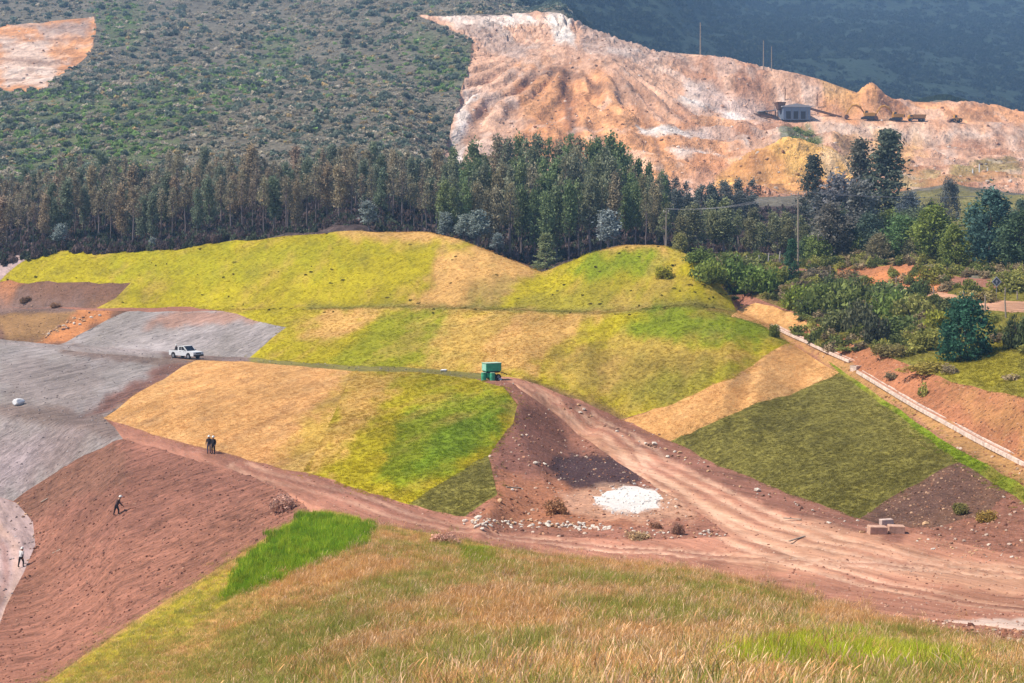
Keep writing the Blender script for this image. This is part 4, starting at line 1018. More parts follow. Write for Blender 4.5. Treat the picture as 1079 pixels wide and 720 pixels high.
for px_, py_, w_, h_, l_ in ((836, 141, 22, 9, 'topmost'), (848, 146, 26, 10, 'second'), (838, 152, 26, 10, 'third'), (852, 156, 28, 11, 'fourth'), (858, 161, 24, 9, 'lowest')):
    bush(px_, py_, w_, h_, (98, 118, 62), l_ + ' green bush of the patch on the quarry slope under the crushing plant')

# ------------------------------------------------------------------ turf, straw and meadow grass
GRASSI = leaf_mat('grass_blades', 'instancer', rough=0.7, trans=0.35)
def tuft_mesh(seed, nb, hgt, spread, wid, lean=0.25, plume=0.0, seg=3):
    rg = np.random.default_rng(seed); V = []; F = []; S = []
    for b in range(nb):
        a = rg.uniform(0, 6.28); r0 = spread * math.sqrt(rg.random()); bx, by = math.cos(a) * r0, math.sin(a) * r0
        h = hgt * rg.uniform(0.45, 1.15); la = rg.normal(0, 1, 2) * lean * h + (np.array([0.22, -0.03]) * h if plume else 0)
        fa = rg.uniform(0, 3.14); wx, wy = math.cos(fa) * wid / 2, math.sin(fa) * wid / 2
        pl = rg.random() < plume; o = len(V); sh = rg.uniform(0.7, 1.25)
        for k in range(seg + 1):
            t = k / seg; q = t ** 1.8
            w = (1 - t * 0.85) if not pl else (0.5 if t < 0.7 else (1.55 if t < 0.95 else 0.4))
            cx, cy, cz = bx + la[0] * q, by + la[1] * q, h * t * (1 - 0.12 * q)
            V += [(cx - wx * w, cy - wy * w, cz), (cx + wx * w, cy + wy * w, cz)]
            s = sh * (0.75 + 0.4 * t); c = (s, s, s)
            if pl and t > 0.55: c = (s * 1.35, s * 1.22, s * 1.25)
            S += [c, c]
        for k in range(seg): F.append((o + 2 * k, o + 2 * k + 1, o + 2 * k + 3, o + 2 * k + 2))
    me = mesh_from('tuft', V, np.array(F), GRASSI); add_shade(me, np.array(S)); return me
def sample(names, n, power=2.0, spill=0.0):
    """random points on patches of ground, denser where nearer; returns points, colours, column"""
    PV = []; PC = []; PA = []
    for i, (nm, u, f, c) in COLS.items():
        if nm not in names: continue
        V = np.stack([XX[u], DD[u], ZZ[u]], 1); t = V[f]; px = VP[u, 0][f].mean(1); d = t[:, :, 1].mean(1)
        ar = np.linalg.norm(np.cross(t[:, 1] - t[:, 0], t[:, 2] - t[:, 0]), axis=1) / d ** power
        ar[(px < -40) | (px > 1120) | (d < 15)] = 0
        PV.append(t); PC.append(c[f]); PA.append(ar)
    PV = np.concatenate(PV); PC = np.concatenate(PC); PA = np.concatenate(PA)
    k = RG.choice(len(PA), n, p=PA / PA.sum()); b = RG.dirichlet((1, 1, 1), n)[:, :, None]
    P = (PV[k] * b).sum(1); Cc = (PC[k] * b).sum(1)
    if spill: P[:, :2] += RG.normal(0, spill, (n, 2)) * np.where(RG.random((n, 1)) < 0.15, 3.0, 1.0); P[:, 2] = np.maximum(P[:, 2] - 0.02, hxy(P[:, 0], P[:, 1]) - 0.03)
    px = P[:, 0] / P[:, 1] * FPX + CX; py = YH - P[:, 2] / P[:, 1] * FPX
    return P, Cc, px, py
def rz(n, tilt=0.0): return np.stack([RG.normal(0, tilt, n), RG.normal(0, tilt, n), RG.uniform(0, 6.28, n)], 1)
SHORT = [tuft_mesh(300 + k, 26, 0.13, 0.24, 0.024, 0.35, 0.0, 2) for k in range(5)]
n = 60000
P, Cc, px, py = sample({'turf_slope', 'grass_verge', 'right_field'}, n, 2.0, 0.35)
scatter('slope_grass', P, RG.uniform(0.55, 1.25, n), rz(n, 0.2), Cc * RG.uniform(1.0, 1.7, (n, 1)) * np.array([1, 1, 0.9]), SHORT, GRASSI, 'short yellow-green grass growing on the terraced slopes')
n = 18000
P, Cc, px, py = sample({'mown_slope'}, n, 2.0, 0.25)
scatter('olive_grass', P, RG.uniform(0.5, 1.0, n), rz(n, 0.25), Cc * RG.uniform(0.9, 1.7, (n, 1)), SHORT, GRASSI, 'dull olive turf rolls on the two mown slopes')
n = 26000
P, Cc, px, py = sample({'straw_slope'}, n, 2.0, 0.3)
scatter('straw_mulch', P, np.stack([RG.uniform(0.8, 1.6, n)] * 2 + [RG.uniform(0.2, 0.5, n)], 1), rz(n, 0.25), Cc * RG.uniform(1.0, 1.6, (n, 1)), SHORT, GRASSI, 'loose orange straw mulch spread over the straw slopes')
# rough growth filling the thicket on the right
n = 2800
P, Cc, px, py = sample({'right_field', 'hillside', 'cut_bank'}, n * 6)
kp = (P[:, 1] < 262) & (px > 735) & ((py < 372) | (RG.random(len(px)) < 0.06)) & ~((px > 875) & (px < 990) & (py > 280) & (py < 306) & (RG.random(len(px)) < 0.75)) & ~((px > 985) & (py > 308) & (py < 345)) & ~((px > 980) & (py > 345) & (RG.random(len(px)) < 0.8)); P, px, py = P[kp][:n], px[kp][:n], py[kp][:n]; n = len(P)
tc_ = np.array([alb(98, 102, 50, k=1.4), alb(80, 86, 44, k=1.4), alb(124, 120, 60, k=1.4), alb(128, 112, 84, k=1.3)])[RG.integers(0, 4, n)]
scatter('thicket_scrub', P, np.stack([RG.uniform(0.6, 1.6, n)] * 2 + [RG.uniform(0.5, 1.7, n)], 1), rz(n), tc_ * RG.uniform(0.7, 1.3, (n, 1)), [bush_mesh(260 + k, 420, 0.15, 0.8, LEAFI, 9) for k in range(4)], LEAFI, 'rough green and dry undergrowth filling the thicket on the right')
# meadow in the foreground
STALK = [tuft_mesh(360 + k, 8, 0.54, 0.36, 0.010, 0.22, 1.0, 7) for k in range(7)]
MEAD = [tuft_mesh(320 + k, 40, 0.34, 0.32, 0.0085, 0.36, 0.0, 3) for k in range(7)]
LUSH = [tuft_mesh(340 + k, 34, 0.45, 0.30, 0.022, 0.25, 0.0, 3) for k in range(4)]
n = 60000
P, Cc, px, py = sample({'meadow_slope'}, n, 2.0, 0.4)
dist = P[:, 1]
bare = (fbm(P[:, 0] / 5, P[:, 1] / 5, 61, 3) + 0.35 * smooth(860, 1000, px) * smooth(640, 655, py) * smooth(690, 672, py)) > 0.86
kp = ~bare; P, Cc, px, py, dist = P[kp], Cc[kp], px[kp], py[kp], dist[kp]; n = len(P)
LP_ = outline([(770,700),(800,682),(880,678),(950,690),(1010,695),(1020,719),(900,719),(770,719)])
gmix = fbm(P[:, 0] / 4.2, P[:, 1] / 4.2, 63, 3); amber = smooth(0.46, 0.62, fbm(P[:, 0] / 6 + 9, P[:, 1] / 6, 67, 3) + 0.12 * smooth(500, 700, px) * smooth(620, 700, py))
col = Cc * 1.0
lum = Cc[:, 1] > Cc[:, 0] * 0.98
var = RG.random((n, 1))
dry = np.where(var < 0.4, alb(196, 152, 92), np.where(var < 0.75, alb(166, 122, 74), alb(216, 180, 124)))
dry = dry * (1 - amber[:, None] * 0.45) + alb(220, 168, 100) * amber[:, None] * 0.45
grn = np.where(var < 0.5, alb(164, 158, 76), alb(136, 142, 60))
gw = np.clip(smooth(0.40, 0.58, gmix) * 0.85 + (0.5 * smooth(430, 220, px)) * smooth(600, 640, py), 0, 0.9)
lime = smooth(-14, 6, np.where(inside(LP_, px, np.log(dist) * KV), 1, -1) * edge_dist(LP_, px, np.log(dist) * KV) + (fbm(P[:, 0] / 2, P[:, 1] / 2, 77, 3) - 0.5) * 40)
isdry = (~lum)[:, None]
pick = RG.random((n, 1)) < gw[:, None]; plime = RG.random(n) < lime * 0.85; gw = np.maximum(gw, lime)
col = np.where(isdry, np.where(pick, grn, dry), Cc * np.where(var < 0.3, 1.25, 0.95))
col = np.where(plime[:, None], np.where(var < 0.5, alb(186, 188, 44), alb(150, 162, 40)), col)
ygs = lum & (Cc[:, 0] > 0.9 * Cc[:, 1])
lush = np.zeros(n, bool)
lp = outline([(235,634),(258,592),(300,556),(326,540),(395,552),(385,572),(300,612)])
lush = inside(lp, px, np.log(dist) * KV)
m = ~lush
hs_ = np.interp(px, [50, 260, 330], [0.55, 0.7, 1.0]) * np.interp(dist, [25, 60, 100], [1.0, 1.05, 1.15]) * (0.35 + 1.3 * fbm(P[:, 0] / 2.2, P[:, 1] / 2.2, 69, 3))
nm_ = m.sum()
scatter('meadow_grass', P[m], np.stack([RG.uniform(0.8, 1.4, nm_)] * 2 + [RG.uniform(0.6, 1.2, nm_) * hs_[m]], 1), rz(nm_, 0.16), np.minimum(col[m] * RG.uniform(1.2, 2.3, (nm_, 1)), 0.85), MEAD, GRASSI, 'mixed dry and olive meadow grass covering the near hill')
k = np.nonzero(m & (RG.random(n) < np.where(lime > 0.4, 0.04, np.where(gw > 0.5, 0.22, 0.6))))[0]; k = k[~ygs[k]]
sc_ = np.where(RG.random((len(k), 1)) < 0.6, alb(236, 206, 160), alb(226, 178, 118))
scatter('seed_stalks', P[k] + RG.normal(0, 0.2, (len(k), 3)) * np.array([1, 1, 0]), np.stack([RG.uniform(0.8, 1.2, len(k))] * 2 + [RG.uniform(0.6, 1.15, len(k)) * hs_[k]], 1), np.stack([RG.normal(0, 0.12, len(k)), RG.normal(0, 0.12, len(k)), RG.normal(0.3, 1.3, len(k))], 1), np.minimum(sc_ * RG.uniform(0.7, 1.4, (len(k), 1)), 0.9), STALK, GRASSI, 'pale seed heads on tall stalks rising out of the meadow grass')
k = np.nonzero(lush)[0]; k = np.concatenate([k, k]); 
scatter('lush_grass', P[k] + RG.normal(0, 0.15, (len(k), 3)) * np.array([1, 1, 0]), RG.uniform(0.8, 1.35, len(k)), rz(len(k), 0.15), np.where(RG.random((len(k), 1)) < 0.6, alb(122, 152, 26), alb(160, 172, 42)) * RG.uniform(1.2, 2.4, (len(k), 1)), LUSH, GRASSI, 'lush bright green grass on the small knoll')
# weeds dotted over the turf
n = 300
P, Cc, px, py = sample({'turf_slope'}, n, 2.0)
kp = (py < 335) & ((vnoise(P[:, 0] / 9, P[:, 1] / 9, 44) > 0.45) | (px > 520)); P = P[kp]; n = len(P)
scatter('low_weeds', P, np.stack([RG.uniform(0.15, 0.5, n)] * 2 + [RG.uniform(0.15, 0.35, n)], 1), rz(n), np.where(RG.random((n, 1)) < 0.6, alb(112, 108, 36), alb(160, 138, 50)) * RG.uniform(0.7, 1.2, (n, 1)), BUSH, LEAFI, 'small dark weeds dotted over the upper turf slopes')
print('grass', round(time.time() - T0, 1))

# ------------------------------------------------------------------ stones
def rock_mesh(seed, mat, sub=2):
    bm = bmesh.new(); bmesh.ops.create_icosphere(bm, subdivisions=sub, radius=1.0); r = random.Random(seed)
    pl = [(Vector((r.gauss(0, 1), r.gauss(0, 1), r.gauss(0, 1))).normalized(), r.uniform(0.55, 0.9)) for _ in range(9)]
    for v in bm.verts:
        for nn, dd in pl:
            t = v.co.dot(nn) - dd
            if t > 0: v.co -= nn * t
        v.co *= 1 + r.uniform(-0.05, 0.05); v.co.z *= 0.75
    me = bpy.data.meshes.new('rock'); bm.to_mesh(me); bm.free(); me.materials.append(mat); return me
LIME = simple_mat('limestone', alb(248, 232, 212), 0.9, 0.22, 2.0, bump=0.1)
SANDS = simple_mat('tan_stone', alb(228, 182, 138), 0.9, 0.25, 2.0, bump=0.1)
DARKS = simple_mat('brown_stone', alb(150, 112, 92), 0.9, 0.3, 2.0, bump=0.1)
ROCKS = {k: [rock_mesh(s + q, m, 1) for q in range(5)] for k, m, s in (('lime', LIME, 1), ('tan', SANDS, 20), ('brown', DARKS, 40))}
def rock(px, py, wpx, kind, label, group, name='stone'):
    g = ground(px, py); r = wpx / 2 / FPX * g.y
    o = obj(name, ROCKS[kind][rnd.randrange(5)], None, g + Vector((0, 0, r * 0.25)))
    o.rotation_euler = (rnd.uniform(-0.4, 0.4), rnd.uniform(-0.4, 0.4), rnd.uniform(0, 6.28)); o.scale = (r * rnd.uniform(0.8, 1.3), r * rnd.uniform(0.8, 1.2), r * rnd.uniform(0.7, 1.1))
    return tag(o, label, 'stone', group)
for k in range(115):
    t = rnd.random(); px = 488 + t * 155; py = 551 + t * 5 + rnd.gauss(0, 2.0)
    rock(px, py, rnd.uniform(2.6, 6.5), 'lime' if rnd.random() < 0.85 else 'tan', 'white limestone lump in the row of stones along the near edge of the rubble', 'white stones in the row beside the track')
for k in range(34):
    px = rnd.choice((rnd.gauss(655, 14), rnd.gauss(690, 8), rnd.gauss(745, 10))); py = 560 + (px - 655) * 0.02 + rnd.gauss(0, 2.2)
    rock(px, py, rnd.uniform(2, 5), 'lime' if rnd.random() < 0.7 else 'tan', 'pale stone in the scattered heap right of the white row', 'pale stones right of the row')
for k in range(38):
    t = rnd.random(); px = 38 + t * 62 + rnd.gauss(0, 3); py = 356 - t * 26 + rnd.gauss(0, 2.5)
    rock(px, py, rnd.uniform(2.2, 5.2), rnd.choice(('tan', 'tan', 'brown', 'lime')), 'tan boulder in the pile running down the bank at the far left', 'boulders of the far left pile')
for k in range(46):
    t = rnd.random(); px = 965 + t * 112; py = 572 + t * 14 + rnd.gauss(0, 5)
    rock(px, py, rnd.uniform(1.8, 5), rnd.choice(('tan', 'tan', 'brown', 'lime')), 'tan rubble stone in the heap at the right end of the road', 'rubble stones at the right end of the road')
for k in range(120):
    t = rnd.random(); px = 590 + t * 330; py = np.interp(px, [590, 640, 700, 760, 830, 905], [425, 448, 474, 502, 530, 556]) + rnd.gauss(0, 4)
    rock(px, py, 1.4 + 4.2 * rnd.random() ** 2, rnd.choice(('lime', 'tan', 'brown', 'brown')), 'loose stone on the dirt windrow between the road and the right slopes', 'stones along the foot of the right slopes')
for k in range(30):
    t = rnd.random(); px = np.interp(t, [0, 0.4, 0.7, 1], [14, 34, 40, 28]); py = np.interp(t, [0, 0.4, 0.7, 1], [530, 552, 575, 604]) + rnd.gauss(0, 3)
    rock(px + rnd.gauss(0, 3), py, rnd.uniform(1.6, 4), rnd.choice(('brown', 'brown', 'tan')), 'brown stone in the rim of rubble beside the lower dirt road', 'stones in the rim beside the lower dirt road')
for px, py, w, lab in ((564, 489, 7, 'larger of the two white rocks left of the dark soil heap'), (574, 490, 6, 'smaller of the two white rocks left of the dark soil heap'), (540, 517, 6, 'white rock at the red rubble right of the olive turf corner'), (527, 529, 9, 'pinkish boulder at the corner of the olive turf'), (504, 547, 10, 'pinkish boulder at the left end of the white row'), (798, 518, 9, 'white rock in the windrow below the olive slope'), (690, 469, 8, 'white rock at the foot of the right straw slope'), (716, 478, 7, 'pale rock below the corner of the olive slope'), (908, 562, 8, 'pale rock left of the concrete blocks'), (975, 553, 9, 'pale rock right of the concrete blocks')):
    rock(px, py, w, 'lime' if 'white' in lab else 'tan', lab, None, 'boulder')
for grp, txt in (('white stones in the row beside the track', 'pale stone in the white row along the rubble, %s from left'), ('pale stones right of the row', 'pale stone in the scattered heaps right of the white row, %s from left'), ('boulders of the far left pile', 'boulder in the pile running down the bank at the far left, %s from left'),
                 ('rubble stones at the right end of the road', 'rubble stone in the heap at the right end of the road, %s from left'), ('stones along the foot of the right slopes', 'loose stone along the windrow below the right slopes, %s from left'), ('stones in the rim beside the lower dirt road', 'stone in the rubble rim beside the lower dirt road, %s from the top')):
    mem = sorted([o for o in COL.objects if o.get('group') == grp], key=lambda o: o.location.x / o.location.y if 'rim' not in grp else -o.location.z)
    for k, o in enumerate(mem): o['label'] = txt % ORD(k + 1)
# gravel and clods nobody could count
DEB = [rock_mesh(70 + q, None, 1) for q in range(5)]
STONEI = leaf_mat('gravel_stone', 'instancer', 0.9, 0.0)
for me in DEB:
    me.materials.clear(); me.materials.append(STONEI); add_shade(me, np.ones(len(me.vertices)))
def gravel(name, names, n, cols, s0, s1, label, keep=None):
    P, Cc, px, py = sample(names, n)
    if keep is not None:
        m = keep(px, py, P); P, Cc = P[m], Cc[m]
    n = len(P); c = np.array([alb(*q) for q in cols])[RG.integers(0, len(cols), n)]
    mixw = RG.random((n, 1)) * 0.7; c = c * (1 - mixw) + Cc * mixw
    s = s0 + (s1 - s0) * RG.random(n) ** 3
    scatter(name, P, s, np.stack([RG.normal(0, 0.4, n), RG.normal(0, 0.4, n), RG.uniform(0, 6.28, n)], 1), c * RG.uniform(0.7, 1.2, (n, 1)), DEB, STONEI, label)
gravel('rubble_gravel', {'ground'}, 3600, ((240, 214, 190), (176, 116, 86), (120, 78, 64), (214, 160, 124)), 0.03, 0.22, 'small stones and clods in the rubble beside the road', lambda px, py, P: (P[:, 1] < 200) & (px > 420))
gravel('slope_clods', {'red_soil_slope'}, 3800, ((206, 158, 132), (136, 90, 76), (120, 80, 70), (180, 122, 100)), 0.03, 0.17, 'clods and small stones lying on the red soil slope')
gravel('road_gravel', {'dirt_road'}, 3600, ((236, 196, 170), (200, 142, 116), (158, 108, 90)), 0.02, 0.12, 'loose gravel on the dirt road')
gravel('shale_gravel', {'grey_shale_slope', 'bench_track', 'lower_dirt_road'}, 2600, ((206, 192, 188), (150, 136, 136), (120, 106, 104)), 0.03, 0.18, 'loose grey shale on the slopes at the left')
gravel('bank_gravel', {'brown_bank', 'cut_bank', 'grey_dirt_slope'}, 4200, ((226, 180, 144), (160, 112, 86), (124, 92, 80)), 0.03, 0.17, 'loose stones on the bare banks')
gravel('quarry_boulders', {'quarry_face', 'quarry_scar'}, 2200, ((252, 236, 220), (236, 186, 150), (196, 144, 112), (140, 112, 96)), 0.2, 1.1, 'broken rock lying on the quarry slopes')
gravel('lime_lumps', {'ground', 'lime_patch'}, 5000, ((254, 248, 240), (246, 236, 226)), 0.04, 0.2, 'white lime lumps spread on the pale patch', lambda px, py, P: ((px - 664) / 36) ** 2 + ((py - 527) / 15) ** 2 + 0.8 * (RG.random(len(px)) - 0.5) < 1.25)
print('stones', round(time.time() - T0, 1))
# ------------------------------------------------------------------ shape helpers for built things
def bx(cx, cy, cz, sx, sy, sz, bev=0.0):
    x0, x1, y0, y1, z0, z1 = cx - sx / 2, cx + sx / 2, cy - sy / 2, cy + sy / 2, cz - sz / 2, cz + sz / 2
    return [(x0,y0,z0),(x1,y0,z0),(x1,y1,z0),(x0,y1,z0),(x0,y0,z1),(x1,y0,z1),(x1,y1,z1),(x0,y1,z1)], [(0,3,2,1),(4,5,6,7),(0,1,5,4),(1,2,6,5),(2,3,7,6),(3,0,4,7)]
def prism(profile, y0, y1):
    """profile in x,z extruded along y"""
    n = len(profile); V = [(x, y0, z) for x, z in profile] + [(x, y1, z) for x, z in profile]
    F = [tuple(range(n)), tuple(range(2 * n - 1, n - 1, -1))] + [(i, i + n, (i + 1) % n + n, (i + 1) % n) for i in range(n)]
    return V, F
def part(name, mat, parent, *shapes, bev=0.0):
    V, F = merge(shapes); me = mesh_from(name, V, F, mat)
    bm = bmesh.new(); bm.from_mesh(me); bmesh.ops.recalc_face_normals(bm, faces=bm.faces)
    if bev: bmesh.ops.bevel(bm, geom=list(bm.edges), offset=bev, segments=2, profile=0.6, affect='EDGES', clamp_overlap=True)
    bm.to_mesh(me); bm.free()
    return obj(name, me, parent)
def cyl(c, axis, r, l, seg=14):
    a = Vector(axis).normalized() * l / 2; c = Vector(c); return tube([c - a, c + a], [r, r], seg)
M = {}
def mt(name, rgb, rough=0.6, **k):
    if name not in M: M[name] = simple_mat(name, alb(*rgb), rough, **k)
    return M[name]
white = mt('white_paint', (252, 250, 248), 0.35, spec=0.5, var=0.04); black = mt('black_rubber', (40, 38, 40), 0.8); glass = mt('dark_glass', (34, 38, 46), 0.15, spec=0.6, var=0.05)
steel = mt('grey_steel', (150, 150, 152), 0.5); yellow = mt('machine_yellow', (216, 156, 62), 0.55); rust_ = mt('rusty_steel', (128, 92, 72), 0.8); wood_ = mt('weathered_wood', (176, 158, 140), 0.9, var=0.25); conc = mt('pale_concrete', (244, 216, 196), 0.9, var=0.35, scale=2, bump=0.03)
greenp = mt('green_paint', (40, 156, 116), 0.5, var=0.1); redl = mt('red_lamp', (190, 40, 30), 0.4); dark = mt('dark_metal', (70, 64, 62), 0.7)

def slope_at(x, y, e=1.2):
    return Vector((-(float(hxy(x + e, y)) - float(hxy(x - e, y))) / (2 * e), -(float(hxy(x, y + e)) - float(hxy(x, y - e))) / (2 * e), 1)).normalized()

# ---- pickup, nose to the right and towards the camera
g = ground(196, 378); 
tr = empty('pickup_truck', g + Vector((0, 0, 0.05)), math.radians(-38)); tag(tr, 'white double-cab pickup truck parked on the bench between the grey slopes', 'truck')
side = [(-2.6, 0.42), (-2.15, 0.42), (-2.08, 0.68), (-1.85, 0.86), (-1.5, 0.86), (-1.27, 0.68), (-1.2, 0.42), (1.05, 0.42), (1.12, 0.68), (1.35, 0.86), (1.7, 0.86), (1.93, 0.68), (2.0, 0.42), (2.62, 0.42), (2.66, 0.75), (2.55, 0.98), (1.35, 1.08), (-2.62, 1.08)]
part('body', white, tr, prism(side, -0.88, 0.88))
cab = part('cab', white, tr, prism([(-0.72, 1.08), (-0.62, 1.72), (0.35, 1.76), (1.12, 1.09)], -0.78, 0.78))
for s in (-1, 1):
    part('side_window', glass, cab, prism([(-0.55, 1.16), (-0.5, 1.6), (-0.12, 1.64), (-0.12, 1.16)], s * 0.783, s * 0.79), bev=0.0)
    part('side_window', glass, cab, prism([(-0.04, 1.16), (-0.04, 1.64), (0.3, 1.66), (0.82, 1.16)], s * 0.783, s * 0.79))
    for xx in (-0.18, 0.62):
        dr = part('door_handle', dark, tr, bx(xx, s * 0.89, 0.98, 0.16, 0.03, 0.04))
part('windshield', glass, cab, prism([(0.42, 1.715), (1.10, 1.125), (1.118, 1.14), (0.44, 1.73)], -0.68, 0.68))
part('rear_window', glass, cab, prism([(-0.72, 1.16), (-0.66, 1.6), (-0.675, 1.6), (-0.735, 1.16)], -0.6, 0.6))
part('bed_floor', dark, tr, bx(-1.68, 0, 1.085, 1.7, 1.4, 0.02))
bar = part('roll_bar', white, tr, bx(-0.85, 0.68, 1.35, 0.09, 0.08, 0.6), bx(-0.85, -0.68, 1.35, 0.09, 0.08, 0.6), bx(-0.85, 0, 1.66, 0.09, 1.44, 0.08))
part('front_bumper', dark, tr, bx(2.68, 0, 0.52, 0.14, 1.7, 0.22), bev=0.03); part('rear_bumper', dark, tr, bx(-2.68, 0, 0.52, 0.12, 1.6, 0.16), bev=0.02)
part('grille', dark, tr, bx(2.655, 0, 0.82, 0.03, 0.9, 0.16))
for s in (-1, 1):
    part('headlight', mt('lamp_glass', (235, 240, 245), 0.2), tr, bx(2.62, s * 0.66, 0.86, 0.06, 0.32, 0.16)); part('tail_light', redl, tr, bx(-2.63, s * 0.78, 0.88, 0.04, 0.14, 0.3)); part('mirror', dark, tr, bx(0.92, s * 0.92, 1.2, 0.1, 0.16, 0.14), bev=0.02)
    for xw in (-1.675, 1.525):
        w = part('wheel', black, tr, cyl((xw, s * 0.78, 0.36), (0, 1, 0), 0.37, 0.24, 20)); part('rim', steel, w, cyl((xw, s * 0.895, 0.36), (0, 1, 0), 0.21, 0.03, 14))
nn = slope_at(g.x, g.y); tr.rotation_euler = (Matrix.Rotation(math.radians(-38), 3, 'Z')).to_euler()

# ---- people
skin_m = mt('skin', (178, 128, 100), 0.6); boots = mt('boot_leather', (44, 36, 34), 0.7); helm = mt('white_helmet', (252, 250, 240), 0.3, spec=0.5, var=0.03)
def person(px, py, face, top, legs, label, pose='stand', tall=1.75, group=None, sleeves=None):
    g = ground(px, py); s = tall / 1.75
    e = empty('person', g, face, s); tag(e, label, 'person', group)
    J = {}; ed = []
    def j(n, x, y, z, r): J[n] = (x, y, z, r)
    st = 0.16 if pose in ('walk', 'climb') else 0.02; be = 0.0 if pose == 'stand' else (0.10 if pose == 'walk' else 0.26)
    j('pel', 0, 0, 0.95, 0.145); j('waist', 0, 0.04 * (be > 0) + be * 0.3, 1.08, 0.135); j('chest', 0, be * 0.75, 1.32, 0.16); j('neck', 0, be * 1.0 + 0.01, 1.47, 0.06); j('head0', 0, be * 1.2 + 0.02, 1.56, 0.085); j('head1', 0, be * 1.35 + 0.025, 1.66, 0.10); j('nose', 0, be * 1.3 + 0.125, 1.61, 0.018)
    ed += [('pel', 'waist'), ('waist', 'chest'), ('chest', 'neck'), ('neck', 'head0'), ('head0', 'head1'), ('head0', 'nose')]
    for sd, q in (('l', -1), ('r', 1)):
        f = st * q
        j('hip' + sd, 0.10 * q, 0, 0.90, 0.105); j('knee' + sd, 0.115 * q, f * 0.9 + 0.05, 0.50, 0.07); j('ank' + sd, 0.12 * q, f * 1.1 - 0.03, 0.09, 0.045); j('toe' + sd, 0.13 * q, f * 1.1 + 0.15, 0.045, 0.045)
        sw = -0.18 * q if pose == 'walk' else (0.22 if pose == 'climb' else 0.05)
        j('sh' + sd, 0.19 * q, be * 0.85, 1.40, 0.07); j('el' + sd, 0.27 * q, be * 0.8 + sw * 0.4 - 0.03, 1.13, 0.05); j('wr' + sd, 0.27 * q, be * 0.9 + sw + 0.06, 0.90, 0.033); j('pa' + sd, 0.27 * q, be * 0.9 + sw * 1.1 + 0.085, 0.83, 0.034)
        ed += [('pel', 'hip' + sd), ('hip' + sd, 'knee' + sd), ('knee' + sd, 'ank' + sd), ('ank' + sd, 'toe' + sd), ('chest', 'sh' + sd), ('sh' + sd, 'el' + sd), ('el' + sd, 'wr' + sd), ('wr' + sd, 'pa' + sd)]
        b = J['pa' + sd]
        for k in range(4):
            n1, n2 = f'f{k}{sd}', f'g{k}{sd}'; oy = (k - 1.5) * 0.021; ln_ = (0.045, 0.052, 0.048, 0.036)[k]
            j(n1, b[0] - 0.004 * q, b[1] + oy + 0.01, b[2] - 0.03 - ln_ * 0.5, 0.009); j(n2, b[0] - 0.018 * q, b[1] + oy + 0.018, b[2] - 0.03 - ln_ * 1.2, 0.008); ed += [('pa' + sd, n1), (n1, n2)]
        j('t0' + sd, b[0] - 0.02 * q, b[1] + 0.035, b[2] + 0.005, 0.011); j('t1' + sd, b[0] - 0.03 * q, b[1] + 0.05, b[2] - 0.03, 0.009); ed += [('pa' + sd, 't0' + sd), ('t0' + sd, 't1' + sd)]
    names = list(J); me = bpy.data.meshes.new('body'); me.from_pydata([J[n][:3] for n in names], [(names.index(a), names.index(b)) for a, b in ed], []); me.update()
    tmp = bpy.data.objects.new('body_tmp', me); COL.objects.link(tmp)
    sk = tmp.modifiers.new('skin', 'SKIN'); sk.use_smooth_shade = True
    for k, n in enumerate(names):
        v = me.skin_vertices[0].data[k]; rr_ = J[n][3] * (1.22 if J[n][3] > 0.03 else 1.0); v.radius = (rr_, rr_); v.use_root = (n == 'pel')
    ss = tmp.modifiers.new('sub', 'SUBSURF'); ss.levels = 1; ss.render_levels = 1
    dg = bpy.context.evaluated_depsgraph_get(); bm_ = bpy.data.meshes.new_from_object(tmp.evaluated_get(dg)); bpy.data.objects.remove(tmp)
    bm_.name = 'body'; bm_.materials.clear()
    for m_ in (top, legs, skin_m, boots, sleeves or top): bm_.materials.append(m_)
    for p in bm_.polygons:
        c = p.center; z = c.z; arm = abs(c.x) > 0.235 and z < 1.2
        if arm: p.material_index = 2 if z < 0.91 else 4
        elif z > 1.46: p.material_index = 2
        elif z < 0.15: p.material_index = 3
        elif z < 0.98: p.material_index = 1
        else: p.material_index = 0
    b = obj('body', bm_, e)
    hx, hy = J['head1'][0], J['head1'][1]
    prof = [(0.0, 0.135), (0.05, 0.128), (0.095, 0.10), (0.12, 0.055), (0.126, 0.0), (0.155, -0.004), (0.152, -0.016), (0.11, -0.012)]
    V = []; F = []; sg = 16
    for (r, z) in prof:
        for k in range(sg):
            a = 2 * math.pi * k / sg; fy = 1.12 if math.sin(a) > 0 and r > 0.14 else 1.0
            V.append((hx + r * math.cos(a), hy + r * math.sin(a) * fy * 1.1, 1.665 + z))
    for i in range(len(prof) - 1):
        for k in range(sg): F.append((i * sg + k, (i + 1) * sg + k, (i + 1) * sg + (k + 1) % sg, i * sg + (k + 1) % sg))
    obj('hard_hat', mesh_from('hard_hat', V, F, helm, True), e)
    for sx in (-0.035, 0.035): obj('eye', mesh_from('eye', *cyl((hx + sx, hy + 0.09, 1.635), (0, 1, 0), 0.01, 0.015, 8), boots), e)
    return e
navy = mt('navy_cloth', (46, 42, 54), 0.9); grey_c = mt('grey_cloth', (122, 116, 138), 0.9); drk = mt('black_cloth', (42, 34, 40), 0.9); whitec = mt('white_cloth', (244, 240, 236), 0.9); brownc = mt('brown_cloth', (78, 56, 54), 0.9)
person(220.2, 478, math.pi, navy, grey_c, 'left one of two standing workers, dark jacket and grey trousers, white hard hat')
person(224.8, 478.6, math.pi * 0.9, drk, drk, 'right one of two standing workers, all in dark clothes, white hard hat')
person(122.5, 543.5, math.radians(-60), brownc, drk, 'worker in dark clothes and white hard hat climbing the red soil slope', 'climb')
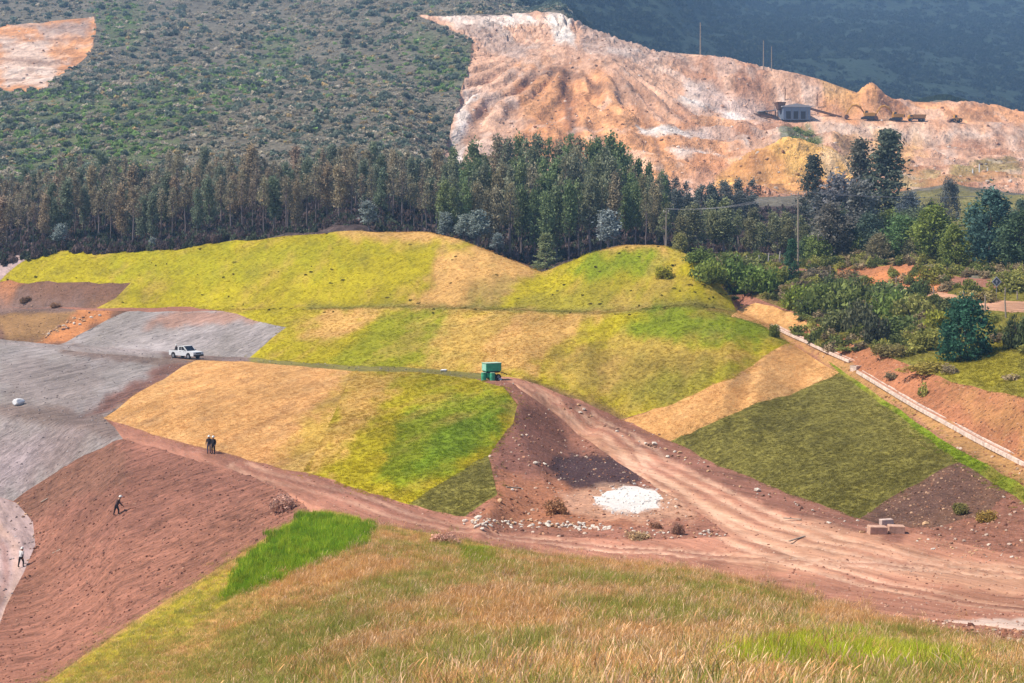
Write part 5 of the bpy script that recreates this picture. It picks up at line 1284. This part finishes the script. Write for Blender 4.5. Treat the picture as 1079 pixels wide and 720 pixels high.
person(22, 598, math.radians(-25), whitec, drk, 'worker in white top and dark trousers walking on the lower dirt road', 'walk', 1.8, sleeves=drk)
person(185.8, 376.5, math.pi * 0.8, drk, drk, 'person in dark clothes standing at the side of the white pickup')

# ---- green box trailer with drums beside it
g = ground(518, 400)
greenp = mt('green_trailer_paint', (70, 180, 136), 0.6, var=0.3)
cb = empty('green_trailer', g + Vector((0, 0, 0.02)), math.radians(26)); tag(cb, 'small green box trailer standing at the head of the dirt road', 'trailer')
part('box_body', greenp, cb, bx(0, 0, 1.42, 1.9, 1.25, 0.9), bev=0.03)
part('roof', mt('pale_green', (196, 226, 196), 0.5), cb, bx(0, 0, 1.9, 2.0, 1.36, 0.05), bev=0.015)
for k in range(4): part('wall_panel', mt('green_panel', (70, 186, 138), 0.5, var=0.2), cb, bx(-0.69 + k * 0.46, -0.635, 1.42, 0.41, 0.02, 0.76))
part('lit_end_panel', mt('sunlit_green', (176, 232, 210), 0.5), cb, bx(-0.96, 0, 1.42, 0.02, 1.05, 0.76))  # sunlit brightness of the left end painted as a lighter green
part('chassis', dark, cb, bx(0, 0, 0.86, 1.8, 0.9, 0.14))
part('tool_locker', greenp, cb, bx(-0.55, -0.42, 0.52, 0.6, 0.4, 0.5), bev=0.02)
part('drawbar', dark, cb, tube([(0.9, 0, 0.84), (1.5, 0, 0.7), (2.0, 0, 0.45)], [0.06, 0.05, 0.05], 6))
for x in (-0.1, 0.55):
    for s_ in (-1, 1):
        w = part('wheel', black, cb, cyl((x, s_ * 0.6, 0.32), (0, 1, 0), 0.32, 0.2, 16)); part('rim', steel, w, cyl((x, s_ * 0.71, 0.32), (0, 1, 0), 0.17, 0.02, 12))
for x, y, lab in ((-1.15, -0.35, 'green drum at the left end of the green trailer'), (-0.35, -0.95, 'green drum in front of the green trailer, nearest the road')):
    p_ = cb.matrix_basis @ Vector((x, y, 0)); z = float(hxy(p_.x, p_.y))
    dm = empty('drum', (p_.x, p_.y, z - 0.05)); tag(dm, lab, 'drum')
    V, F = tube([(0, 0, 0), (0, 0, 0.28), (0, 0, 0.3), (0, 0, 0.58), (0, 0, 0.6), (0, 0, 0.9)], [0.29, 0.29, 0.305, 0.305, 0.29, 0.29], 16)
    part('barrel', greenp, dm, (V, F)); part('lid', mt('pale_green', (150, 214, 190)), dm, cyl((0, 0, 0.92), (0, 0, 1), 0.27, 0.04, 16))
def sack(px, py, w, lab, name='sack', hgt=0.7):
    g = ground(px, py); r = w / 2 / FPX * g.y; me = rock_mesh(int(px * 7), whitem, 3)
    o = obj(name, me, None, g + Vector((0, 0, r * 0.45 * hgt))); o.scale = (r, r * 0.8, r * hgt); o.rotation_euler = (0.1, 0.1, px)
    me.polygons.foreach_set('use_smooth', np.ones(len(me.polygons), bool))
    return tag(o, lab, name.split('_')[-1])
whitem = mt('white_plastic', (252, 248, 246), 0.5, var=0.08, scale=1.5, bump=0.05)
sack(524, 399, 9, 'white sack lying beside the green trailer'); sack(526.5, 400.5, 6, 'small white sack in front of the larger one by the green trailer'); sack(468, 391.5, 9, 'pale heap of sacks on the bench left of the green trailer', 'sack_heap', 0.5)
tp = sack(20, 427, 15, 'white plastic sheet bunched into a heap at the far left on the grey slope', 'plastic_sheet', 0.8)

# ---- drain along the crest of the right slope
def sweep(path, prof):
    """open profile (across, up) swept along a path on the ground"""
    V = []; F = []; m = len(prof)
    for i, p in enumerate(path):
        t = (path[min(i + 1, len(path) - 1)] - path[max(i - 1, 0)]); t.z = 0; t.normalize(); s = Vector((t.y, -t.x, 0))
        for a, u in prof: V.append(p + s * a + Vector((0, 0, u)))
    for i in range(len(path) - 1):
        for k in range(m): F.append((i * m + k, i * m + (k + 1) % m, (i + 1) * m + (k + 1) % m, (i + 1) * m + k))
    F.append(tuple(range(m))); F.append(tuple(range((len(path) - 1) * m, len(path) * m))[::-1])
    return V, F
def gpath(pp, step=2.0, dz=0.0):
    P_ = []
    for a, b in zip(pp, pp[1:]):
        A = Vector(((a[0] - CX) / FPX * a[2], a[2], 0)); B = Vector(((b[0] - CX) / FPX * b[2], b[2], 0)); k = max(1, int((B - A).length / step))
        for i in range(k): P_.append(A.lerp(B, i / k))
    P_.append(B)
    for q in P_: q.z = float(hxy(q.x, q.y)) + dz
    for _ in range(6):
        zz = [q.z for q in P_]
        for i in range(1, len(P_) - 1): P_[i].z = (zz[i - 1] + zz[i] + zz[i + 1]) / 3
    return P_
dl = LINES[12]
for lab, seg in (('upper run of the pale concrete drain above the drop', dl[1:4]), ('lower run of the pale concrete drain down to the right edge', dl[4:9])):
    pth = gpath(seg, 2.4, 0.12); o = empty('concrete_drain', pth[0]); tag(o, lab, 'drain'); inv = -pth[0]
    P0 = [q + inv for q in pth]
    for i in range(0, len(P0) - 1):
        sg_ = [P0[i].lerp(P0[i + 1], 0.012), P0[i].lerp(P0[i + 1], 0.988)]
        part('channel_floor', mt('worn_concrete', (206, 158, 130), 0.9, var=0.25, bump=0.03), o, sweep(sg_, [(-0.25, -0.2), (0.25, -0.2), (0.25, 0.0), (-0.25, 0.0)]))
        for s in (-1, 1): part('channel_wall', conc, o, sweep(sg_, [(s * 0.25, -0.2), (s * 0.44, -0.2), (s * 0.41, 0.12 + rnd.uniform(-0.02, 0.02)), (s * 0.26, 0.12)]))
g = ground(902, 389); db = empty('drop_box', g, math.radians(35)); tag(db, 'square concrete drop box joining the two runs of the drain', 'drain box')
for a in (bx(0, 0.42, 0.0, 1.0, 0.12, 0.8), bx(0, -0.42, 0.0, 1.0, 0.12, 0.8), bx(0.42, 0, -0.02, 0.12, 0.7, 0.8), bx(-0.42, 0, -0.02, 0.12, 0.7, 0.8)): part('box_wall', conc, db, a, bev=0.02)

# ---- concrete blocks at the road
for px, py, sx, sy, sz, rz_, lab, dz in ((924, 563, 1.25, 0.7, 0.62, 6, 'left one of two reddish concrete blocks at the foot of the grey dirt slope', 0), (944, 562, 1.1, 0.7, 0.6, -4, 'right one of two reddish concrete blocks at the foot of the grey dirt slope', 0), (934, 553, 0.9, 0.5, 0.45, 10, 'pale smaller concrete block lying behind the two reddish blocks', 0.1)):
    g = ground(px, py); o = part('concrete_block', mt('block_' + str(px), (222, 176, 150) if px != 934 else (232, 202, 186), 0.9, var=0.25, bump=0.04), None, bx(0, 0, sz / 2, sx, sy, sz), bev=0.04)
    o.location = g - Vector((0, 0, 0.05)); o.rotation_euler = (rnd.uniform(-.05, .05), rnd.uniform(-.05, .05), math.radians(rz_)); tag(o, lab, 'block')
# pieces of pipe and boards lying about
for px, py, l, rz_, lab in ((840, 569, 2.2, 5, 'pale plank lying on the road left of the concrete blocks'), (835, 548, 1.5, 60, 'short pale stick at the edge of the windrow'), (541, 515, 1.6, -40, 'white broken board in the red rubble'), (47, 528, 1.0, 40, 'pale stick on the upper part of the red slope'), (60, 582, 1.1, 40, 'pale stick low on the red slope near the walking worker')):
    g = ground(px, py); o = part('board', wood_, None, bx(0, 0, 0.06, l, 0.14, 0.07), bev=0.01); o.location = g + Vector((0, 0, 0.03)); o.rotation_euler = (0, 0, math.radians(rz_)); nq = slope_at(g.x, g.y); o.rotation_euler = (nq.to_track_quat('Z', 'Y').to_matrix() @ Matrix.Rotation(math.radians(rz_), 3, 'Z')).to_euler(); tag(o, lab, 'board')

# ---- poles, posts, sign, wires
def pole(px, top, d, r, lab, arm=0.0, mat=None, name='utility_pole', lean=0.0):
    x = (px - CX) / FPX * d; z = float(hxy(x, d)); h = (YH - top) / FPX * d - z
    e = empty(name, (x, d, z - 0.3)); tag(e, lab, 'pole'); m = mat or wood_
    part('shaft', m, e, tube([(0, 0, 0), (lean * h * 0.5, 0, h * 0.5), (lean * h, 0, h + 0.3)], [r, r * 0.85, r * 0.65], 8))
    if arm:
        part('crossarm', m, e, bx(lean * h, 0, h - 0.15, arm, 0.14, 0.16))
        for k in (-0.45, 0, 0.45): part('insulator', mt('porcelain', (226, 216, 210), 0.3), e, tube([(k * arm, 0, h - 0.07), (k * arm, 0, h + 0.1), (k * arm, 0, h + 0.22)], [0.05, 0.09, 0.04], 8))
    return Vector((x, d, z + h))
p1 = pole(841, 203, 226, 0.16, 'tall pale utility pole with crossarm beside the cypress', 2.4)
p2 = pole(702, 221, 236, 0.13, 'thin utility pole rising behind the right turf hump', 0.9)
pole(931, 238, 240, 0.10, 'short dark pole in front of the trees above the orange cut', 0, dark)
pole(738, 24, 634, 0.32, 'tall pale mast on the crest of the quarry', 0, None, 'mast'); pole(804.5, 43, 618, 0.26, 'left one of two short masts on the quarry crest', 0, None, 'mast'); pole(813, 49, 617, 0.22, 'right one of two short masts on the quarry crest', 0, None, 'mast')
pole(827, 94, 600, 0.2, 'thin mast behind the crushing plant', 0, rust_, 'mast', 0.05); pole(861, 97, 598, 0.2, 'thin mast right of the crushing plant', 0, rust_, 'mast')
for px, top, lab in ((1025, 178, 'left one of three white posts on the quarry floor'), (1032, 173, 'middle one of three white posts on the quarry floor'), (1040.5, 177, 'right one of three white posts on the quarry floor')): pole(px, top, 455, 0.26, lab, 0, white, 'white_post')
p3 = pole(1160, 196, 232, 0.15, 'utility pole past the right edge', 2.4)
def wire(a, b, sag, lab, r=0.022):
    pts = [a.lerp(b, t / 16) - Vector((0, 0, sag * 4 * (t / 16) * (1 - t / 16))) for t in range(17)]
    o = obj('wire', mesh_from('wire', *tube([q - a for q in pts], [r] * 17, 4), mt('wire_grey', (190, 186, 190), 0.5)), None, a); tag(o, lab, 'wire')
for k, nm in ((-1, 'left'), (0, 'middle'), (1, 'right')):
    wire(p1 + Vector((k * 1.08, 0, 0.2)), p3 + Vector((k * 1.08, 0, 0.2)), 1.5, nm + ' wire running right from the crossarm pole'); wire(p2 + Vector((k * 0.4, 0, 0.15)), p1 + Vector((k * 1.08, 0, 0.2)), 1.0, nm + ' wire between the two utility poles')
FP = [(778, 277, 11, -.05, 'leftmost'), (785.5, 278, 12, .08, 'second'), (801, 281, 10, -.1, 'third'), (809, 280, 11, .1, 'fourth'), (820.5, 279, 12, .12, 'fifth')]
def post(px, d, hm, lean, lab, mat, name='fence_post', py=None):
    if d is None: g = ground(px, py); x, y, z = g
    else: x = (px - CX) / FPX * d; y = d; z = float(hxy(x, d))
    o = obj(name, mesh_from(name, *tube([(0, 0, -0.2), (lean * hm * 0.5, 0, hm * 0.5), (lean * hm, 0.02, hm)], [0.10, 0.09, 0.08], 7), mat), None, (x, y, z)); tag(o, lab, 'post')
for px, py, h_, ln_, w_ in FP: post(px, 240, 2.2, ln_, w_ + ' of the leaning pale posts below the short trees, counted from the left', mt('pale_post', (220, 206, 196), 0.9))
for px, py, h_, w_ in ((875, 292, 12, 'leaning white post left of the orange cut bank'), (901, 294, 9, 'pale post at the left end of the orange cut bank'), (944, 300, 9, 'pale post in front of the orange cut bank'), (984, 312, 10, 'pale post where the gravel road comes out of the thicket'), (1016, 320, 13, 'weathered post on the near side of the road, left of the bush top'), (1038, 328, 17, 'weathered fence post right of the dark blue-green bush'), (1060, 335, 22, 'tallest weathered fence post by the gravel road'), (1059, 312, 9, 'short post on the far side of the gravel road, under the sign'), (1072, 316, 9, 'short post on the far side of the gravel road, near the picture edge')):
    g = ground(px, py); post(px, None, h_ / FPX * g.y, rnd.uniform(-.08, .08), w_, wood_, py=py)
g = ground(1050, 316); e = empty('road_sign', g, math.radians(8)); tag(e, 'diamond road sign with pale border on a post beside the gravel road', 'sign'); k = g.y / FPX
zc = (316 - 297) * k; hs = 5.6 * k
part('sign_post', steel, e, tube([(0, 0, -0.2), (0, 0, zc)], [0.05, 0.05], 8))
part('sign_border', mt('sign_white', (214, 214, 216), 0.5), e, ([(0, -0.05, zc + hs), (hs, -0.05, zc), (0, -0.05, zc - hs), (-hs, -0.05, zc), (0, -0.02, zc + hs), (hs, -0.02, zc), (0, -0.02, zc - hs), (-hs, -0.02, zc)], [(0, 3, 2, 1), (4, 5, 6, 7), (0, 1, 5, 4), (1, 2, 6, 5), (2, 3, 7, 6), (3, 0, 4, 7)]))
q = hs * 0.78; part('sign_plate', mt('sign_dark', (84, 92, 100), 0.5), e, ([(0, -0.058, zc + q), (q, -0.058, zc), (0, -0.058, zc - q), (-q, -0.058, zc), (0, -0.045, zc + q), (q, -0.045, zc), (0, -0.045, zc - q), (-q, -0.045, zc)], [(0, 3, 2, 1), (4, 5, 6, 7), (0, 1, 5, 4), (1, 2, 6, 5), (2, 3, 7, 6), (3, 0, 4, 7)]))
part('sign_symbol', mt('sign_white', (214, 214, 216)), e, bx(0, -0.062, zc, hs * 0.16, 0.008, hs * 0.7), bx(0, -0.064, zc + hs * 0.1, hs * 0.5, 0.008, hs * 0.14))

# ---- quarry plant and machines
def qpos(px, d=589, dz=0.0):
    x = (px - CX) / FPX * d; return Vector((x, d, float(hxy(x, d)) + dz))
pl = empty('crushing_plant', qpos(834, 586, -0.3), math.radians(6), 1.2); tag(pl, 'grey-blue crushing plant shed with rusty hopper on the quarry bench', 'shed')
blue = mt('grey_blue_sheet', (132, 146, 168), 0.6, var=0.2); 
part('wall', blue, pl, bx(1, 0, 2.2, 9.5, 6, 4.4)); part('roof', mt('dull_roof', (206, 204, 204), 0.7), pl, prism([(-4.2, 4.4), (6.2, 4.4), (6.2, 4.7), (1.0, 5.6), (-4.2, 4.7)], -3.3, 3.3))
hp = part('hopper', rust_, pl, ([(-5.6, -2, 6.2), (-2.4, -2, 6.2), (-2.4, 2, 6.2), (-5.6, 2, 6.2), (-4.8, -1, 3.6), (-3.2, -1, 3.6), (-3.2, 1, 3.6), (-4.8, 1, 3.6)], [(0, 1, 2, 3), (7, 6, 5, 4), (0, 4, 5, 1), (1, 5, 6, 2), (2, 6, 7, 3), (3, 7, 4, 0)]))
for x in (-5.2, -2.8):
    for y in (-1.5, 1.5): part('hopper_leg', rust_, pl, bx(x, y, 1.8, 0.3, 0.3, 3.8))
part('lean_to_roof', mt('dull_roof', (206, 204, 204)), pl, prism([(-12.5, 2.6), (-5.9, 3.3), (-5.9, 3.5), (-12.5, 2.8)], -2.6, 2.2))
for x in (-12.2, -9.0):
    for y in (-2.4, 2.0): part('lean_to_post', steel, pl, bx(x, y, 1.3, 0.2, 0.2, 2.8))
for x in (-2, 0.6, 3.2): part('opening', dark, pl, bx(x, -3.02, 1.6, 1.6, 0.06, 2.6))
for x in (-0.8, 1.9, 4.6): part('panel_post', steel, pl, bx(x, -3.05, 2.2, 0.25, 0.1, 4.4))
def conveyor(A, B, lab):
    e = empty('conveyor', A); tag(e, lab, 'conveyor'); Lv = B - A; L_ = Lv.length; yaw = math.atan2(Lv.y, Lv.x); e.rotation_euler = (0, 0, yaw); hl = math.hypot(Lv.x, Lv.y)
    part('truss', rust_, e, ([(0, -.5, 0), (hl, -.5, Lv.z), (hl, .5, Lv.z), (0, .5, 0), (0, -.5, .8), (hl, -.5, Lv.z + .8), (hl, .5, Lv.z + .8), (0, .5, .8)], [(0, 3, 2, 1), (4, 5, 6, 7), (0, 1, 5, 4), (1, 2, 6, 5), (2, 3, 7, 6), (3, 0, 4, 7)]))
    part('belt', black, e, ([(0, -.4, .83), (hl, -.4, Lv.z + .83), (hl, .4, Lv.z + .83), (0, .4, .83), (0, -.4, .9), (hl, -.4, Lv.z + .9), (hl, .4, Lv.z + .9), (0, .4, .9)], [(0, 3, 2, 1), (4, 5, 6, 7), (0, 1, 5, 4), (1, 2, 6, 5), (2, 3, 7, 6), (3, 0, 4, 7)]))
    for t in (0.3, 0.7):
        p_ = A + Lv * t; gz = float(hxy(p_.x, p_.y)); part('trestle', rust_, e, bx(hl * t, 0, (Lv.z * t + gz - A.z) / 2, 0.3, 0.8, max(0.6, Lv.z * t - (gz - A.z))))
conveyor(W(778, 119.5, 581), W(814, 124.5, 580), 'long conveyor reaching left from the crushing plant'); conveyor(W(851, 115, 592), W(887, 125, 591), 'conveyor sloping down right of the crushing plant')
def excavator(px, lab, s=1.2, d=588):
    p = qpos(px, d); e = empty('excavator', p, math.radians(rnd.uniform(-8, 8)), s); tag(e, lab, 'excavator')
    for y in (-1.1, 1.1):
        t = part('track', dark, e, prism([(-1.9, 0.15), (-1.5, 0), (1.5, 0), (1.9, 0.15), (2.0, 0.5), (1.6, 0.85), (-1.6, 0.85), (-2.0, 0.5)], y - 0.3, y + 0.3))
    part('body', yellow, e, prism([(-1.0, 0.95), (2.4, 0.95), (2.5, 2.0), (1.4, 2.2), (-1.0, 2.1)], -1.3, 1.3), bev=0.05)
    c = part('cab', yellow, e, prism([(-1.3, 1.0), (0.0, 1.0), (0.0, 2.9), (-1.0, 2.9), (-1.4, 2.0)], -1.25, -0.25)); part('cab_window', glass, c, prism([(-1.2, 1.9), (-0.2, 1.9), (-0.2, 2.7), (-0.95, 2.7)], -1.28, -1.255))
    part('boom', yellow, e, tube([(-0.8, 0.2, 1.8), (-2.6, 0.2, 4.3), (-4.0, 0.2, 4.9), (-5.4, 0.2, 4.6)], [0.4, 0.5, 0.42, 0.3], 6))
    part('stick', yellow, e, tube([(-5.0, 0.2, 5.0), (-6.4, 0.2, 3.2), (-7.2, 0.2, 1.4)], [0.28, 0.3, 0.2], 6)); part('bucket', rust_, e, prism([(-7.6, 1.6), (-6.8, 1.5), (-6.3, 0.6), (-7.0, 0.1), (-7.9, 0.5)], -0.45, 0.85))
    part('counterweight', dark, e, bx(2.6, 0, 1.5, 0.4, 2.4, 0.9), bev=0.05)
excavator(914, 'left one of two yellow excavators on the quarry bench, arm raised'); excavator(944, 'right one of two yellow excavators on the quarry bench, beside the dump truck')
p = qpos(966, 588); e = empty('dump_truck', p, math.radians(4)); tag(e, 'yellow-brown dump truck on the quarry bench right of the excavators', 'truck')
part('chassis', dark, e, bx(0, 0, 0.85, 7, 1.1, 0.3)); cq = part('cab', yellow, e, prism([(-3.6, 1.0), (-1.9, 1.0), (-1.9, 2.6), (-3.2, 2.6), (-3.6, 1.8)], -1.1, 1.1), bev=0.05); part('cab_window', glass, cq, bx(-2.6, -1.12, 2.1, 0.9, 0.05, 0.6))
part('tipper_body', mt('dusty_yellow', (190, 142, 84), 0.8, var=0.2), e, prism([(-1.7, 1.1), (3.3, 1.1), (3.7, 2.7), (-1.7, 2.7)], -1.2, 1.2), bev=0.05)
for x in (-2.7, 1.4, 2.7):
    for y in (-1.0, 1.0): w = part('wheel', black, e, cyl((x, y, 0.52), (0, 1, 0), 0.52, 0.4, 14)); part('rim', steel, w, cyl((x, y * 1.21, 0.52), (0, 1, 0), 0.25, 0.03, 10))
p = qpos(1007, 588); e = empty('wheel_loader', p, math.radians(10)); tag(e, 'yellow wheel loader alone at the right of the quarry bench', 'loader')
part('rear_body', yellow, e, prism([(-0.2, 0.8), (2.6, 0.8), (2.6, 1.8), (-0.2, 2.0)], -0.9, 0.9), bev=0.05); cq = part('cab', yellow, e, prism([(-0.9, 1.0), (0.5, 1.0), (0.4, 3.1), (-0.7, 3.1)], -0.75, 0.75)); part('cab_window', glass, cq, bx(-0.15, -0.765, 2.4, 0.8, 0.03, 0.8))
part('loader_arm', rust_, e, tube([(-0.7, -0.5, 1.6), (-2.0, -0.5, 1.3), (-2.8, -0.5, 0.7)], [0.2] * 3, 5), tube([(-0.7, 0.5, 1.6), (-2.0, 0.5, 1.3), (-2.8, 0.5, 0.7)], [0.2] * 3, 5)); part('bucket', rust_, e, prism([(-2.6, 0.2), (-3.6, 0.1), (-3.0, 1.1), (-2.6, 1.1)], -1.3, 1.3))
for x in (-1.2, 1.6):
    for y in (-0.95, 0.95): w = part('wheel', black, e, cyl((x, y, 0.75), (0, 1, 0), 0.75, 0.55, 14)); part('rim', yellow, w, cyl((x, y * 1.3, 0.75), (0, 1, 0), 0.35, 0.03, 10))
print('things', round(time.time() - T0, 1))
def box_mesh(name, a, b, mat=None):
    x0, y0, z0 = a; x1, y1, z1 = b
    V = [(x0,y0,z0),(x1,y0,z0),(x1,y1,z0),(x0,y1,z0),(x0,y0,z1),(x1,y0,z1),(x1,y1,z1),(x0,y1,z1)]
    F = [(0,3,2,1),(4,5,6,7),(0,1,5,4),(1,2,6,5),(2,3,7,6),(3,0,4,7)]
    return mesh_from(name, V, F, mat)
# side ground: the hill and valley go on beside and behind the surveyed wedge
def side_ground():
    ys = np.concatenate([np.arange(-14, 30, 2.0), np.geomspace(30, 420, 60)])
    for sgn, nm in ((-1, 'side_ground'), (1, 'side_ground'), (0, 'hill_top')):
        if sgn == 0:
            xs = np.arange(-40, 40.1, 2.0); yy = np.arange(-14, 4.1, 1.5); X, Y = np.meshgrid(xs, yy)
        else:
            k = np.linspace(0, 1, 26) ** 1.6; Y = np.repeat(np.maximum(ys, 3.2)[:, None], 26, 1); edge = sgn * Y * (0.552 if sgn < 0 else 0.565)
            X = edge + sgn * k[None, :] * (90 + 0.35 * Y); Y = np.repeat(ys[:, None], 26, 1)
        Z = hxy(X, np.maximum(Y, 3.0)) - 0.06 + (fbm(X / 6, Y / 6, 55, 3) - 0.5) * 0.4 + np.where(Y < 3, (3 - Y) * 0.05, 0)
        r, c = X.shape; I = np.arange(r * c).reshape(r, c)
        F = np.stack([I[:-1, :-1], I[:-1, 1:], I[1:, 1:], I[1:, :-1]], -1).reshape(-1, 4)
        if sgn < 0: F = F[:, ::-1]
        me = mesh_from(nm, np.stack([X, Y, Z], -1).reshape(-1, 3), np.ascontiguousarray(F), ground_mat('turf'), True)
        cc_ = np.where(fbm(X / 14, Y / 14, 57, 3).reshape(-1, 1) > 0.5, C['drygrass'], C['mead']); ca = me.color_attributes.new('Col', 'FLOAT_COLOR', 'POINT')
        ca.data.foreach_set('color', np.concatenate([cc_, np.ones((len(cc_), 1))], 1).astype(np.float32).ravel()); o = obj(nm, me); o['kind'] = 'structure'
side_ground()
zt = max(float(ZZ.max()) + 25, 30)
h = obj('haze', box_mesh('haze', (-1700, -20, float(ZZ.min()) - 4), (1700, 2680, zt), hz)); tag(h, 'thin blue haze filling the air over the whole valley', None, None, 'stuff')
print('total', round(time.time() - T0, 1), len(bpy.data.objects))
